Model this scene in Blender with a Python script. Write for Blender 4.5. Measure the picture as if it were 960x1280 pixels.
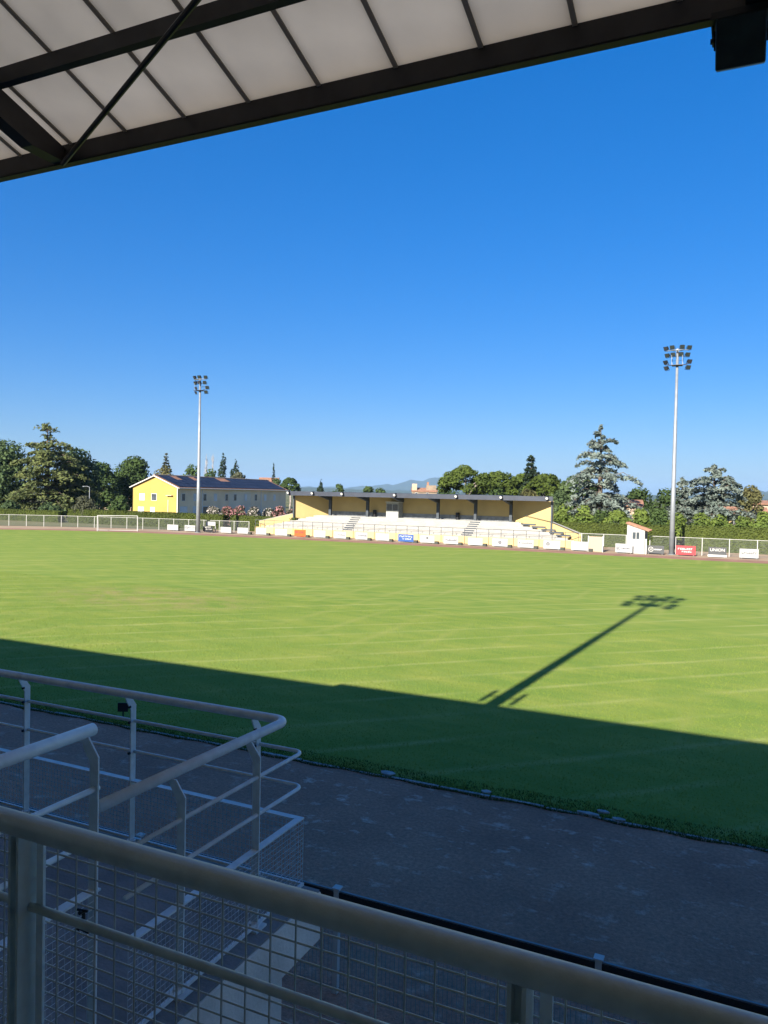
import bpy, math, random
import numpy as np
from mathutils import Vector, Matrix

R = math.radians
for o in list(bpy.data.objects):
    bpy.data.objects.remove(o)
scene = bpy.context.scene
COL = scene.collection
random.seed(7)
rng = np.random.default_rng(7)

# ------------------------------------------------------------------ camera
EYE = 5.5
YAW, PITCH, ROLL = R(25), R(-1.4), R(1.2)
fw = Vector((-math.sin(YAW) * math.cos(PITCH), math.cos(YAW) * math.cos(PITCH), math.sin(PITCH)))
rt = fw.cross(Vector((0, 0, 1))).normalized()
up = rt.cross(fw)
r2 = math.cos(ROLL) * rt + math.sin(ROLL) * up
u2 = -math.sin(ROLL) * rt + math.cos(ROLL) * up
cd = bpy.data.cameras.new('camera')
cam = bpy.data.objects.new('camera', cd)
COL.objects.link(cam)
m = Matrix((r2, u2, -fw)).transposed().to_4x4()
m.translation = Vector((0, 0, EYE))
cam.matrix_world = m
cd.sensor_fit = 'VERTICAL'
cd.sensor_height = 36.0
cd.lens = 27.0
cd.clip_start = 0.05
cd.clip_end = 60000
scene.camera = cam

# ------------------------------------------------------------------ sky, sun, exposure
SUN_EL = R(26.6)
SUN_AZ = R(4.0)          # shadows run along +Y, a little towards +X
w = bpy.data.worlds.new('World')
scene.world = w
w.use_nodes = True
nt = w.node_tree
bg = nt.nodes['Background']
sky = nt.nodes.new('ShaderNodeTexSky')
sky.sky_type = 'NISHITA'
sky.sun_disc = False
sky.sun_elevation = SUN_EL
sky.sun_rotation = math.pi + SUN_AZ
sky.altitude = 0
sky.air_density = 1.0
sky.dust_density = 1.0
sky.ozone_density = 10.0
hs = nt.nodes.new('ShaderNodeHueSaturation')
hs.inputs['Saturation'].default_value = 1.42
hs.inputs['Hue'].default_value = 0.515
gm_ = nt.nodes.new('ShaderNodeGamma')
gm_.inputs['Gamma'].default_value = 0.62
nt.links.new(sky.outputs[0], gm_.inputs['Color'])
nt.links.new(gm_.outputs[0], hs.inputs['Color'])
nt.links.new(hs.outputs[0], bg.inputs[0])
bg.inputs[1].default_value = 0.105
sd = bpy.data.lights.new('sun', 'SUN')
sun = bpy.data.objects.new('sun', sd)
COL.objects.link(sun)
sd.energy = 5.0
sd.angle = R(0.53)
sd.color = (1.0, 0.93, 0.82)
tv = Vector((math.sin(SUN_AZ) * math.cos(SUN_EL), math.cos(SUN_AZ) * math.cos(SUN_EL), -math.sin(SUN_EL)))
sun.rotation_euler = tv.to_track_quat('-Z', 'Y').to_euler()
sun.location = (-5, -60, 40)
scene.view_settings.view_transform = 'Standard'
scene.view_settings.look = 'None'
scene.view_settings.exposure = 1.5
scene.view_settings.gamma = 1.0
scene.view_settings.use_curve_mapping = False

# ------------------------------------------------------------------ helpers
class MB:
    """collects shapes, links them as one mesh object"""
    def __init__(self):
        self.v, self.f = [], []

    def add(self, vs, fs):
        b = len(self.v)
        self.v += [tuple(p) for p in vs]
        self.f += [tuple(i + b for i in f) for f in fs]
        return self

    def box(self, a, b):
        x0, y0, z0 = a
        x1, y1, z1 = b
        return self.add([(x0, y0, z0), (x1, y0, z0), (x1, y1, z0), (x0, y1, z0), (x0, y0, z1), (x1, y0, z1), (x1, y1, z1), (x0, y1, z1)],
                        [(3, 2, 1, 0), (4, 5, 6, 7), (0, 1, 5, 4), (1, 2, 6, 5), (2, 3, 7, 6), (3, 0, 4, 7)])

    def bar(self, p, q, w, h, upv=(0, 0, 1)):
        """rectangular bar from p to q, w across, h along upv"""
        p, q = Vector(p), Vector(q)
        d = (q - p).normalized()
        s = d.cross(Vector(upv)).normalized()
        t = s.cross(d)
        c = [s * (w / 2) + t * (h / 2), s * (-w / 2) + t * (h / 2), s * (-w / 2) - t * (h / 2), s * (w / 2) - t * (h / 2)]
        return self.add([p + k for k in c] + [q + k for k in c],
                        [(0, 1, 2, 3), (7, 6, 5, 4), (0, 4, 5, 1), (1, 5, 6, 2), (2, 6, 7, 3), (3, 7, 4, 0)])

    def tube(self, pts, r, n=8, cap=True):
        pts = [Vector(p) for p in pts]
        rr = r if isinstance(r, (list, tuple)) else [r] * len(pts)
        b = len(self.v)
        prev = None
        for i, p in enumerate(pts):
            d = (pts[min(i + 1, len(pts) - 1)] - pts[max(i - 1, 0)]).normalized()
            if prev is None:
                a = Vector((0, 0, 1)) if abs(d.z) < .9 else Vector((1, 0, 0))
                s = d.cross(a).normalized()
            else:
                s = (prev - d * prev.dot(d)).normalized()
            prev = s
            t = d.cross(s)
            for k in range(n):
                a = 2 * math.pi * k / n
                self.v.append(tuple(p + (s * math.cos(a) + t * math.sin(a)) * rr[i]))
        for i in range(len(pts) - 1):
            for k in range(n):
                k2 = (k + 1) % n
                self.f.append((b + i * n + k, b + i * n + k2, b + (i + 1) * n + k2, b + (i + 1) * n + k))
        if cap:
            self.f.append(tuple(b + k for k in reversed(range(n))))
            self.f.append(tuple(b + (len(pts) - 1) * n + k for k in range(n)))
        return self

    def prism(self, poly, z0, z1):
        n = len(poly)
        return self.add([(x, y, z0) for x, y in poly] + [(x, y, z1) for x, y in poly],
                        [tuple(reversed(range(n))), tuple(range(n, 2 * n))] + [(i, (i + 1) % n, n + (i + 1) % n, n + i) for i in range(n)])

    def extrude(self, poly, vec):
        """3-D polygon pushed along vec"""
        n = len(poly)
        vec = Vector(vec)
        return self.add([Vector(p) for p in poly] + [Vector(p) + vec for p in poly],
                        [tuple(reversed(range(n))), tuple(range(n, 2 * n))] + [(i, (i + 1) % n, n + (i + 1) % n, n + i) for i in range(n)])

    def mesh(self, name, mt, smooth=False):
        me = bpy.data.meshes.new(name)
        me.from_pydata(self.v, [], self.f)
        me.materials.append(mt)
        if smooth:
            me.polygons.foreach_set('use_smooth', [True] * len(me.polygons))
        me.update()
        return me

    def build(self, name, mt, parent=None, smooth=False, bevel=0):
        return link(name, self.mesh(name, mt, smooth), parent, bevel=bevel)


def link(name, me, parent=None, loc=None, rz=None, bevel=0):
    o = bpy.data.objects.new(name, me)
    COL.objects.link(o)
    if parent is not None:
        o.parent = parent
    if loc is not None:
        o.location = loc
    if rz is not None:
        o.rotation_euler = (0, 0, rz)
    if bevel:
        md = o.modifiers.new('bevel', 'BEVEL')
        md.width = bevel
        md.segments = 2
        md.limit_method = 'ANGLE'
    return o


def tag(o, label=None, cat=None, group=None, kind=None):
    if label: o['label'] = label
    if cat: o['category'] = cat
    if group: o['group'] = group
    if kind: o['kind'] = kind
    return o


def thing(name, label, cat, loc=(0, 0, 0), rz=0.0, group=None):
    o = bpy.data.objects.new(name, None)
    o.empty_display_size = .2
    COL.objects.link(o)
    o.location = loc
    o.rotation_euler = (0, 0, rz)
    return tag(o, label, cat, group)


def copy_tree(o, parent=None):
    c = o.copy()
    COL.objects.link(c)
    c.parent = parent
    for ch in o.children:
        copy_tree(ch, c)
    return c


def np_mesh(name, V, quads, mt):
    me = bpy.data.meshes.new(name)
    nv, nf = len(V), len(quads)
    k = quads.shape[1]
    me.vertices.add(nv)
    me.vertices.foreach_set('co', V.astype(np.float32).ravel())
    me.loops.add(nf * k)
    me.loops.foreach_set('vertex_index', quads.astype(np.int32).ravel())
    me.polygons.add(nf)
    me.polygons.foreach_set('loop_start', np.arange(0, nf * k, k, dtype=np.int32))
    me.materials.append(mt)
    me.update(calc_edges=True)
    me.validate()
    return me

# ------------------------------------------------------------------ materials
def nodes_of(name):
    mt = bpy.data.materials.new(name)
    mt.use_nodes = True
    t = mt.node_tree
    return mt, t, t.nodes['Principled BSDF']


def pm(name, c, var=.12, scale=3.0, rough=.7, metal=0.0, bump=0.0, bscale=20.0, spec=.3, c2=None, lo=.35, hi=.65, objrand=0.0, stretch=None):
    """Principled material whose colour wanders between c and c2 with noise"""
    mt, t, p = nodes_of(name)
    N, L = t.nodes, t.links
    tc = N.new('ShaderNodeTexCoord')
    mp = N.new('ShaderNodeMapping')
    L.new(tc.outputs['Object'], mp.inputs[0])
    if stretch: mp.inputs['Scale'].default_value = stretch
    no = N.new('ShaderNodeTexNoise')
    no.inputs['Scale'].default_value = scale
    no.inputs['Detail'].default_value = 6
    L.new(mp.outputs[0], no.inputs['Vector'])
    cr = N.new('ShaderNodeValToRGB')
    cr.color_ramp.elements[0].position = lo
    cr.color_ramp.elements[1].position = hi
    a = c2 if c2 else tuple(x * (1 - var) for x in c)
    b = c if c2 else tuple(min(1, x * (1 + var)) for x in c)
    cr.color_ramp.elements[0].color = (*a, 1)
    cr.color_ramp.elements[1].color = (*b, 1)
    L.new(no.outputs['Fac'], cr.inputs[0])
    out = cr.outputs[0]
    if objrand:
        oi = N.new('ShaderNodeObjectInfo')
        mr = N.new('ShaderNodeMapRange')
        mr.inputs['To Min'].default_value = 1 - objrand
        mr.inputs['To Max'].default_value = 1 + objrand
        L.new(oi.outputs['Random'], mr.inputs['Value'])
        mx = N.new('ShaderNodeVectorMath')
        mx.operation = 'SCALE'
        L.new(out, mx.inputs[0])
        L.new(mr.outputs[0], mx.inputs['Scale'])
        out = mx.outputs[0]
    L.new(out, p.inputs['Base Color'])
    p.inputs['Roughness'].default_value = rough
    p.inputs['Metallic'].default_value = metal
    p.inputs['Specular IOR Level'].default_value = spec
    if bump:
        nb = N.new('ShaderNodeTexNoise')
        nb.inputs['Scale'].default_value = bscale
        nb.inputs['Detail'].default_value = 5
        L.new(mp.outputs[0], nb.inputs['Vector'])
        bp = N.new('ShaderNodeBump')
        bp.inputs['Strength'].default_value = bump
        bp.inputs['Distance'].default_value = .02
        L.new(nb.outputs['Fac'], bp.inputs['Height'])
        L.new(bp.outputs[0], p.inputs['Normal'])
    return mt


def leafmat(name, c, c2, trans=.3, scale=.5, objrand=.12):
    mt = pm(name, c, c2=c2, scale=scale, rough=.8, spec=.08, lo=.3, hi=.7, objrand=objrand)
    t = mt.node_tree
    N, L = t.nodes, t.links
    p = N['Principled BSDF']
    src = p.inputs['Base Color'].links[0].from_socket
    tr = N.new('ShaderNodeBsdfTranslucent')
    L.new(src, tr.inputs[0])
    mx = N.new('ShaderNodeMixShader')
    mx.inputs[0].default_value = trans
    L.new(p.outputs[0], mx.inputs[1])
    L.new(tr.outputs[0], mx.inputs[2])
    L.new(mx.outputs[0], N['Material Output'].inputs['Surface'])
    return mt


M = {}
M['steel_grey'] = pm('painted_grey_steel', (.52, .58, .55), var=.08, scale=22, rough=.42, spec=.5, bump=.08, bscale=60)
M['steel_light'] = pm('pale_grey_painted_steel', (.62, .70, .73), var=.08, scale=20, rough=.38, spec=.45, bump=.05, bscale=60)
M['wire'] = pm('grey_wire', (.40, .44, .43), var=.15, scale=20, rough=.5, spec=.4)
M['wire_pale'] = pm('pale_wire', (.50, .56, .60), var=.15, scale=20, rough=.45, spec=.45)
M['lens'] = pm('dark_lamp_glass', (.022, .026, .03), var=.2, scale=6, rough=.15, spec=.7)
M['galv'] = pm('galvanised_steel', (.21, .225, .24), var=.10, scale=2, rough=.5, metal=.25, spec=.4)
M['roof_panel'] = pm('grey_white_roof_sheet', (.84, .76, .63), var=.14, scale=1.1, rough=.55, objrand=.03)
_t = M['roof_panel'].node_tree
_p = _t.nodes['Principled BSDF']
_tr = _t.nodes.new('ShaderNodeBsdfTranslucent')
_t.links.new(_p.inputs['Base Color'].links[0].from_socket, _tr.inputs[0])
_mx = _t.nodes.new('ShaderNodeMixShader')
_mx.inputs[0].default_value = .66
_t.links.new(_p.outputs[0], _mx.inputs[1])
_t.links.new(_tr.outputs[0], _mx.inputs[2])
_t.links.new(_mx.outputs[0], _t.nodes['Material Output'].inputs['Surface'])
M['roof_joint'] = pm('roof_joint', (.42, .38, .32), rough=.8)
_t2 = M['roof_joint'].node_tree
_p2 = _t2.nodes['Principled BSDF']
_tr2 = _t2.nodes.new('ShaderNodeBsdfTranslucent')
_tr2.inputs[0].default_value = (.40, .36, .30, 1)
_ad2 = _t2.nodes.new('ShaderNodeMixShader')
_t2.links.new(_p2.outputs[0], _ad2.inputs[1])
_t2.links.new(_tr2.outputs[0], _ad2.inputs[2])
_t2.links.new(_ad2.outputs[0], _t2.nodes['Material Output'].inputs['Surface'])
M['beam'] = pm('dark_brown_steel', (.034, .030, .032), var=.2, scale=6, rough=.5, spec=.35)
M['black'] = pm('black_paint', (.012, .013, .015), var=.2, scale=8, rough=.5, spec=.4)
M['lamp_body'] = pm('dark_green_lamp_housing', (.02, .03, .03), var=.3, scale=12, rough=.5)
M['glass'] = pm('lamp_glass', (.55, .58, .60), var=.05, rough=.1, spec=.8)
M['concrete'] = pm('pale_concrete', (.64, .62, .57), var=.16, scale=2.5, rough=.85, bump=.2, bscale=45)
M['concrete_grey'] = pm('grey_concrete', (.22, .23, .23), var=.2, scale=3, rough=.85, bump=.25, bscale=50)
M['white_paint'] = pm('white_paint', (.50, .49, .46), var=.04, scale=2, rough=.55)
M['board_white'] = pm('white_board_print', (.29, .29, .283), var=.04, scale=3, rough=.6)
M['terrace'] = pm('white_terrace', (.29, .275, .24), var=.12, scale=.9, rough=.7)
M['yellow'] = pm('yellow_render', (.50, .37, .16), var=.06, scale=.6, rough=.85, bump=.1, bscale=30)
M['yellow_strong'] = pm('strong_yellow_render', (.36, .25, .068), var=.05, scale=.4, rough=.85)
M['facade_grey'] = pm('beige_render', (.72, .56, .38), var=.08, scale=.3, rough=.85)
M['facade_pale'] = pm('pale_beige_render', (.68, .58, .44), var=.06, scale=.3, rough=.85)
M['cream'] = pm('cream_render', (.36, .28, .20), var=.1, scale=.3, rough=.85)
M['hill_wall'] = pm('old_stone_wall', (.22, .17, .12), var=.2, scale=.5, rough=.9)
M['stand_fascia'] = pm('grey_fascia', (.034, .040, .056), var=.12, scale=1.2, rough=.5)
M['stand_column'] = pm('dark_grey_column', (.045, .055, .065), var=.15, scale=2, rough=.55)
M['solar'] = pm('solar_panel', (.016, .019, .032), var=.2, scale=1, rough=.5, spec=.2, objrand=.15)
M['tile'] = pm('terracotta_tile', (.26, .135, .085), var=.25, scale=2.2, rough=.85)
M['window'] = pm('dark_window_glass', (.05, .06, .07), var=.3, scale=1, rough=.12, spec=.6)
M['shutter'] = pm('pale_shutter', (.58, .58, .58), var=.08, scale=1, rough=.6)
M['red'] = pm('red_print', (.34, .035, .04), var=.06, rough=.5)
M['orange'] = pm('orange_print', (.42, .075, .015), var=.08, rough=.5)
M['blue'] = pm('blue_print', (.025, .07, .22), var=.1, rough=.5)
M['grey_print'] = pm('grey_print', (.055, .058, .06), var=.1, rough=.5)
M['ink'] = pm('dark_ink', (.025, .03, .05), rough=.6)
M['block'] = pm('dark_green_block', (.05, .055, .045), var=.2, scale=4, rough=.8)
M['bark'] = pm('bark', (.11, .085, .065), var=.35, scale=3, rough=.9, bump=.5, bscale=10)
M['bark_pale'] = pm('pale_bark', (.24, .21, .18), var=.3, scale=3, rough=.9)
M['stone'] = pm('pale_stone', (.30, .31, .29), var=.25, scale=7, rough=.9, bump=.4, bscale=30)
M['leaf_oak'] = leafmat('holm_oak_leaf', (.110, .155, .062), (.050, .080, .038))
M['leaf_cedar'] = leafmat('cedar_needle', (.17, .19, .066), (.075, .10, .044))
M['leaf_blue'] = leafmat('blue_cedar_needle', (.20, .235, .20), (.10, .13, .11), trans=.2)
M['leaf_green'] = leafmat('green_leaf', (.075, .115, .035), (.04, .065, .022))
M['leaf_pine'] = leafmat('pine_needle', (.11, .15, .03), (.055, .08, .02))
M['leaf_light'] = leafmat('light_green_leaf', (.17, .22, .045), (.08, .12, .028))
M['leaf_olive'] = leafmat('olive_leaf', (.10, .105, .06), (.05, .055, .035))
M['leaf_dark'] = leafmat('cypress_leaf', (.035, .055, .028), (.018, .03, .018))
M['leaf_hedge'] = leafmat('hedge_leaf', (.090, .112, .026), (.062, .082, .020), scale=.8)
M['leaf_dry'] = leafmat('dry_leaf', (.14, .13, .055), (.07, .075, .03))
M['flower_white'] = leafmat('white_blossom', (.60, .56, .50), (.45, .40, .36))
M['flower_pink'] = leafmat('pink_blossom', (.50, .25, .24), (.36, .17, .17))
M['rail_dark'] = pm('dark_grey_rail', (.07, .075, .08), rough=.6)
M['twig'] = pm('bare_twig', (.30, .28, .26), var=.2, rough=.9)


def asphalt():
    mt, t, p = nodes_of('worn_asphalt')
    N, L = t.nodes, t.links
    tc = N.new('ShaderNodeTexCoord')
    def noise(s, d=5, rough=.55, st=None):
        n = N.new('ShaderNodeTexNoise')
        n.inputs['Scale'].default_value = s
        n.inputs['Detail'].default_value = d
        n.inputs['Roughness'].default_value = rough
        if st:
            mp = N.new('ShaderNodeMapping')
            mp.inputs['Scale'].default_value = st
            L.new(tc.outputs['Object'], mp.inputs[0])
            L.new(mp.outputs[0], n.inputs[0])
        else:
            L.new(tc.outputs['Object'], n.inputs[0])
        return n.outputs['Fac']
    def ramp(src, a, b, ca, cb):
        r = N.new('ShaderNodeValToRGB')
        r.color_ramp.elements[0].position = a
        r.color_ramp.elements[1].position = b
        r.color_ramp.elements[0].color = (*ca, 1)
        r.color_ramp.elements[1].color = (*cb, 1)
        L.new(src, r.inputs[0])
        return r.outputs[0]
    base = ramp(noise(.35, 8, .65), .3, .7, (.275, .112, .066), (.50, .215, .125))
    fleck = ramp(noise(2.4, 7, .66, (1, 1.4, 1)), .565, .68, (0, 0, 0), (1, 1, 1))
    big = ramp(noise(.22, 4), .45, .65, (0, 0, 0), (1, 1, 1))
    mul = N.new('ShaderNodeMath'); mul.operation = 'MULTIPLY'
    L.new(fleck, mul.inputs[0]); 
    mr = N.new('ShaderNodeMapRange'); mr.inputs['To Min'].default_value = .35; mr.inputs['To Max'].default_value = .9
    L.new(big, mr.inputs['Value']); L.new(mr.outputs[0], mul.inputs[1])
    mx = N.new('ShaderNodeMix'); mx.data_type = 'RGBA'
    L.new(mul.outputs[0], mx.inputs['Factor'])
    L.new(base, mx.inputs['A'])
    mx.inputs['B'].default_value = (.70, .48, .36, 1)
    gr = N.new('ShaderNodeMix'); gr.data_type = 'RGBA'; gr.blend_type = 'MULTIPLY'; gr.inputs['Factor'].default_value = 1.0
    L.new(mx.outputs['Result'], gr.inputs['A'])
    L.new(ramp(noise(16, 6, .75), .3, .7, (.62, .62, .62), (1.35, 1.35, 1.35)), gr.inputs['B'])
    L.new(gr.outputs['Result'], p.inputs['Base Color'])
    p.inputs['Roughness'].default_value = .9
    bp = N.new('ShaderNodeBump'); bp.inputs['Strength'].default_value = .5; bp.inputs['Distance'].default_value = .02
    L.new(noise(40, 4), bp.inputs['Height'])
    L.new(bp.outputs[0], p.inputs['Normal'])
    return mt


def turf():
    """mown grass with mowing lines in two directions and a worn patch"""
    mt, t, p = nodes_of('mown_turf')
    N, L = t.nodes, t.links
    tc = N.new('ShaderNodeTexCoord')
    def math_(op, a, b=None, c=None):
        n = N.new('ShaderNodeMath'); n.operation = op
        for i, v in enumerate((a, b, c)):
            if v is None: continue
            if isinstance(v, (int, float)): n.inputs[i].default_value = v
            else: L.new(v, n.inputs[i])
        return n.outputs[0]
    def noise(s, d=5, st=None, rz=0):
        n = N.new('ShaderNodeTexNoise')
        n.inputs['Scale'].default_value = s
        n.inputs['Detail'].default_value = d
        mp = N.new('ShaderNodeMapping')
        if st: mp.inputs['Scale'].default_value = st
        mp.inputs['Rotation'].default_value = (0, 0, rz)
        L.new(tc.outputs['Object'], mp.inputs[0])
        L.new(mp.outputs[0], n.inputs[0])
        return n.outputs['Fac']
    def ramp(src, a, b, ca=(0, 0, 0), cb=(1, 1, 1)):
        r = N.new('ShaderNodeValToRGB')
        r.color_ramp.elements[0].position = a
        r.color_ramp.elements[1].position = b
        r.color_ramp.elements[0].color = (*ca, 1)
        r.color_ramp.elements[1].color = (*cb, 1)
        L.new(src, r.inputs[0])
        return r.outputs[0]
    def mix(f, a, b):
        x = N.new('ShaderNodeMix'); x.data_type = 'RGBA'
        if isinstance(f, (int, float)): x.inputs['Factor'].default_value = f
        else: L.new(f, x.inputs['Factor'])
        for k, v in (('A', a), ('B', b)):
            if isinstance(v, tuple): x.inputs[k].default_value = (*v, 1)
            else: L.new(v, x.inputs[k])
        return x.outputs['Result']
    sep = N.new('ShaderNodeSeparateXYZ')
    L.new(tc.outputs['Object'], sep.inputs[0])
    X, Y = sep.outputs[0], sep.outputs[1]
    wob = math_('MULTIPLY', math_('SUBTRACT', noise(.12, 3), .5), .6)
    # direction A: lines at 43 degrees to the touchline
    ca = math_('ADD', math_('ADD', math_('MULTIPLY', X, -.69), math_('MULTIPLY', Y, .725)), wob)
    fa = math_('FRACT', math_('DIVIDE', ca, 1.85))
    la = math_('SUBTRACT', 1.0, math_('MULTIPLY', math_('ABSOLUTE', math_('SUBTRACT', fa, .5)), 9.0))
    la = math_('MAXIMUM', la, 0.0)
    la = math_('MULTIPLY', la, ramp(noise(.25, 5), .35, .65))
    ba = math_('ADD', math_('MULTIPLY', math_('SINE', math_('MULTIPLY', ca, math.pi / 1.85)), .5), .5)
    # direction B: across the pitch
    fb = math_('FRACT', math_('DIVIDE', math_('ADD', X, wob), 2.3))
    lb = math_('MAXIMUM', math_('SUBTRACT', 1.0, math_('MULTIPLY', math_('ABSOLUTE', math_('SUBTRACT', fb, .5)), 7.0)), 0.0)
    lb = math_('MULTIPLY', lb, ramp(noise(.09, 3), .5, .62))
    g = mix(ramp(noise(.045, 7), .32, .68), (.126, .200, .037), (.178, .240, .052))
    g = mix(ramp(noise(.8, 8, (.6, 1.6, 1), R(43)), .38, .70), g, (.225, .262, .055))
    g = mix(math_('MULTIPLY', ba, .45), g, (.135, .208, .034))
    g = mix(math_('MULTIPLY', la, .62), g, (.33, .34, .12))
    g = mix(math_('MULTIPLY', lb, .45), g, (.27, .28, .08))
    # dry streaks and a worn patch left of the centre
    dry = ramp(noise(.30, 7, (.35, 1.3, 1), R(20)), .60, .78)
    g = mix(math_('MULTIPLY', dry, .2), g, (.26, .23, .06))
    dx = math_('DIVIDE', math_('ADD', X, 27.0), 7.5)
    dy = math_('DIVIDE', math_('SUBTRACT', Y, 30.0), 4.2)
    rr = math_('ADD', math_('MULTIPLY', dx, dx), math_('MULTIPLY', dy, dy))
    worn = math_('MAXIMUM', math_('SUBTRACT', 1.0, rr), 0.0)
    worn = math_('MULTIPLY', worn, ramp(noise(.9, 7), .40, .62))
    g = mix(math_('MULTIPLY', worn, .7), g, (.28, .22, .10))
    L.new(g, p.inputs['Base Color'])
    p.inputs['Roughness'].default_value = .85
    p.inputs['Specular IOR Level'].default_value = .05
    bp = N.new('ShaderNodeBump'); bp.inputs['Strength'].default_value = .6; bp.inputs['Distance'].default_value = .05
    L.new(noise(14, 6), bp.inputs['Height'])
    L.new(bp.outputs[0], p.inputs['Normal'])
    return mt


M['asphalt'] = asphalt()
M['turf'] = turf()
M['plain'] = pm('dry_grass_and_earth', (.13, .125, .05), c2=(.07, .085, .03), scale=.02, rough=.95, lo=.35, hi=.6)
M['dirt'] = pm('beige_dirt', (.34, .25, .16), c2=(.27, .19, .12), scale=.5, rough=.95)
M['cinder'] = pm('reddish_cinder_track', (.28, .15, .10), c2=(.21, .11, .075), scale=.7, rough=.95)
M['blade'] = leafmat('grass_blade', (.245, .30, .052), (.165, .22, .036), trans=.35, scale=.5, objrand=0)
M['weed'] = leafmat('edge_weed', (.075, .105, .022), (.045, .07, .016), trans=.3, scale=2, objrand=0)
M['hill'] = pm('wooded_hill', (.055, .075, .035), c2=(.035, .055, .03), scale=.004, rough=1)

# ------------------------------------------------------------------ setting: ground sheets
def sheet(name, poly, z, mt):
    me = bpy.data.meshes.new(name)
    me.from_pydata([(x, y, z) for x, y in poly], [], [tuple(range(len(poly)))])
    me.materials.append(mt)
    return tag(link(name, me), kind='structure')

sheet('ground', [(-14000, -3000), (14000, -3000), (14000, 14000), (-14000, 14000)], -.016, M['plain'])
far_edge = [(60, 75.6), (-33, 75.4), (-46, 75.1), (-59, 74.0), (-67, 73.0), (-74, 71.4), (-80, 68.6), (-87, 63.5), (-94, 56), (-99, 47), (-102, 37), (-103, 26), (-103, 13.45)]
sheet('pitch', [(60, 13.45)] + far_edge, 0.0, M['turf'])
tr = [(60, 78.9), (-33, 78.8), (-47, 78.5), (-60, 77.3), (-69, 76.0), (-77, 73.6), (-84, 69.6), (-91, 65), (-98, 57), (-103, 47.5), (-106, 37), (-107, 26), (-107, 12)]
sheet('running_track', [(60, 12.0)] + tr, -.006, M['cinder'])
sheet('forecourt', [(62, -14), (62, 93), (-66, 93), (-66, 82.5), (-74, 80.5), (-82, 77.8), (-90, 73.6), (-98, 67.8), (-105, 59.5), (-111, 48), (-113, -14)], -.011, M['dirt'])
sheet('path', [(61, -13.5), (61, 13.5), (-108, 13.5), (-108, -13.5)], -.003, M['asphalt'])

# hills beyond the plain: a height field in polar rings
def hills():
    na, nr = 260, 26
    az = np.linspace(R(-75), R(40), na)
    ra = np.geomspace(1500, 11000, nr)
    A, Rr = np.meshgrid(az, ra, indexing='ij')
    Xx, Yy = Rr * np.sin(A), Rr * np.cos(A)
    Z = np.zeros_like(A)
    rg = np.random.default_rng(3)
    for k in range(90):
        a0 = rg.uniform(R(-75), R(40)); r0 = rg.uniform(3500, 7500)
        cx, cy = r0 * math.sin(a0), r0 * math.cos(a0)
        h = rg.uniform(14, 34) * r0 / 5000; s = rg.uniform(260, 700)
        Z = np.maximum(Z, h * np.exp(-((Xx - cx) ** 2 + (Yy - cy) ** 2) / (2 * s * s)))
    for a0, r0, h, s in ((-20.6, 9600, 215, 620), (-23.2, 9500, 120, 700), (-18.0, 9600, 165, 800), (-14.5, 9700, 140, 800), (3.0, 6500, 95, 700), (8, 7000, 120, 900), (-29, 9400, 70, 800)):
        cx, cy = r0 * math.sin(R(a0)), r0 * math.cos(R(a0))
        Z = np.maximum(Z, h * np.exp(-((Xx - cx) ** 2 + (Yy - cy) ** 2) / (2 * s * s)))
    Z = Z * (1 + .10 * np.sin(A * 190 + Rr * .003) + .06 * np.sin(A * 430)) - 1.5
    V = np.stack([Xx, Yy, Z], -1).reshape(-1, 3)
    i, j = np.meshgrid(np.arange(na - 1), np.arange(nr - 1), indexing='ij')
    b = (i * nr + j).ravel()
    Q = np.stack([b, b + 1, b + nr + 1, b + nr], -1)
    me = np_mesh('hills', V, Q, M['hill'])
    me.polygons.foreach_set('use_smooth', [True] * len(me.polygons))
    tag(link('hills', me), kind='structure')
hills()

# ------------------------------------------------------------------ near grandstand (we stand in it)
RN, RZ, RS = 3.67, 7.70, .32          # roof front edge: distance, height, slope up towards the back
def roof_z(n): return RZ + (RN - n) * RS
UL, UR, NB = -36.0, 22.0, -6.4        # extent of the stand
FLOOR = 3.70
gs = thing('grandstand', 'grandstand we stand in, pale sheet roof on dark brown beams and concrete terrace', 'grandstand', (0, 0, 0))
pw = .46
pan = MB()
L0 = -.30
pan.extrude([(0.012, RN + .02, RZ + .01), (pw - .012, RN + .02, RZ + .01), (pw - .012, RN + .02, RZ + .045), (0.012, RN + .02, RZ + .045)], (0, 1.5 - RN - .02, (RN + .02 - 1.5) * RS))
pme = pan.mesh('roof_panel', M['roof_panel'])
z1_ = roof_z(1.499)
pme_b = MB().extrude([(0.012, 1.499, z1_ + .012), (pw - .012, 1.499, z1_ + .012), (pw - .012, 1.499, z1_ + .047), (0.012, 1.499, z1_ + .047)], (0, NB - 1.499, (1.499 - NB) * RS)).mesh('rear_roof_light_block', M['concrete_grey'])  # unseen rear row, made opaque to cut the light coming through the roof
k = 0
u = -.86 * .88 - .02
u0 = u - pw * 76
i = 0
while u0 + i * pw < UR:
    link('roof_panel', pme, gs, (u0 + i * pw, 0, 0))
    link('rear_roof_light_block', pme_b, gs, (u0 + i * pw, 0, 0))
    i += 1
UL = u0
# ribs closing the joints between sheets
rib = MB()
for i in range(int((UR - UL) / pw) + 2):
    x = u0 + i * pw
    rib.extrude([(x - .0125, RN + .01, RZ + .004), (x + .0125, RN + .01, RZ + .004), (x + .0125, RN + .01, RZ + .05), (x - .0125, RN + .01, RZ + .05)], (0, NB - RN, (RN - NB) * RS))
tag(rib.build('roof_joint_strip', M['roof_joint'], gs), kind='stuff')
MB().box((UL, RN, RZ - .096), (UR + .4, RN + .06, RZ + .02)).build('front_beam', M['beam'], gs)
MB().box((UL, RN + .004, RZ - .104), (UR + .4, RN + .056, RZ - .0965)).build('front_beam_flange', M['black'], gs)
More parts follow.
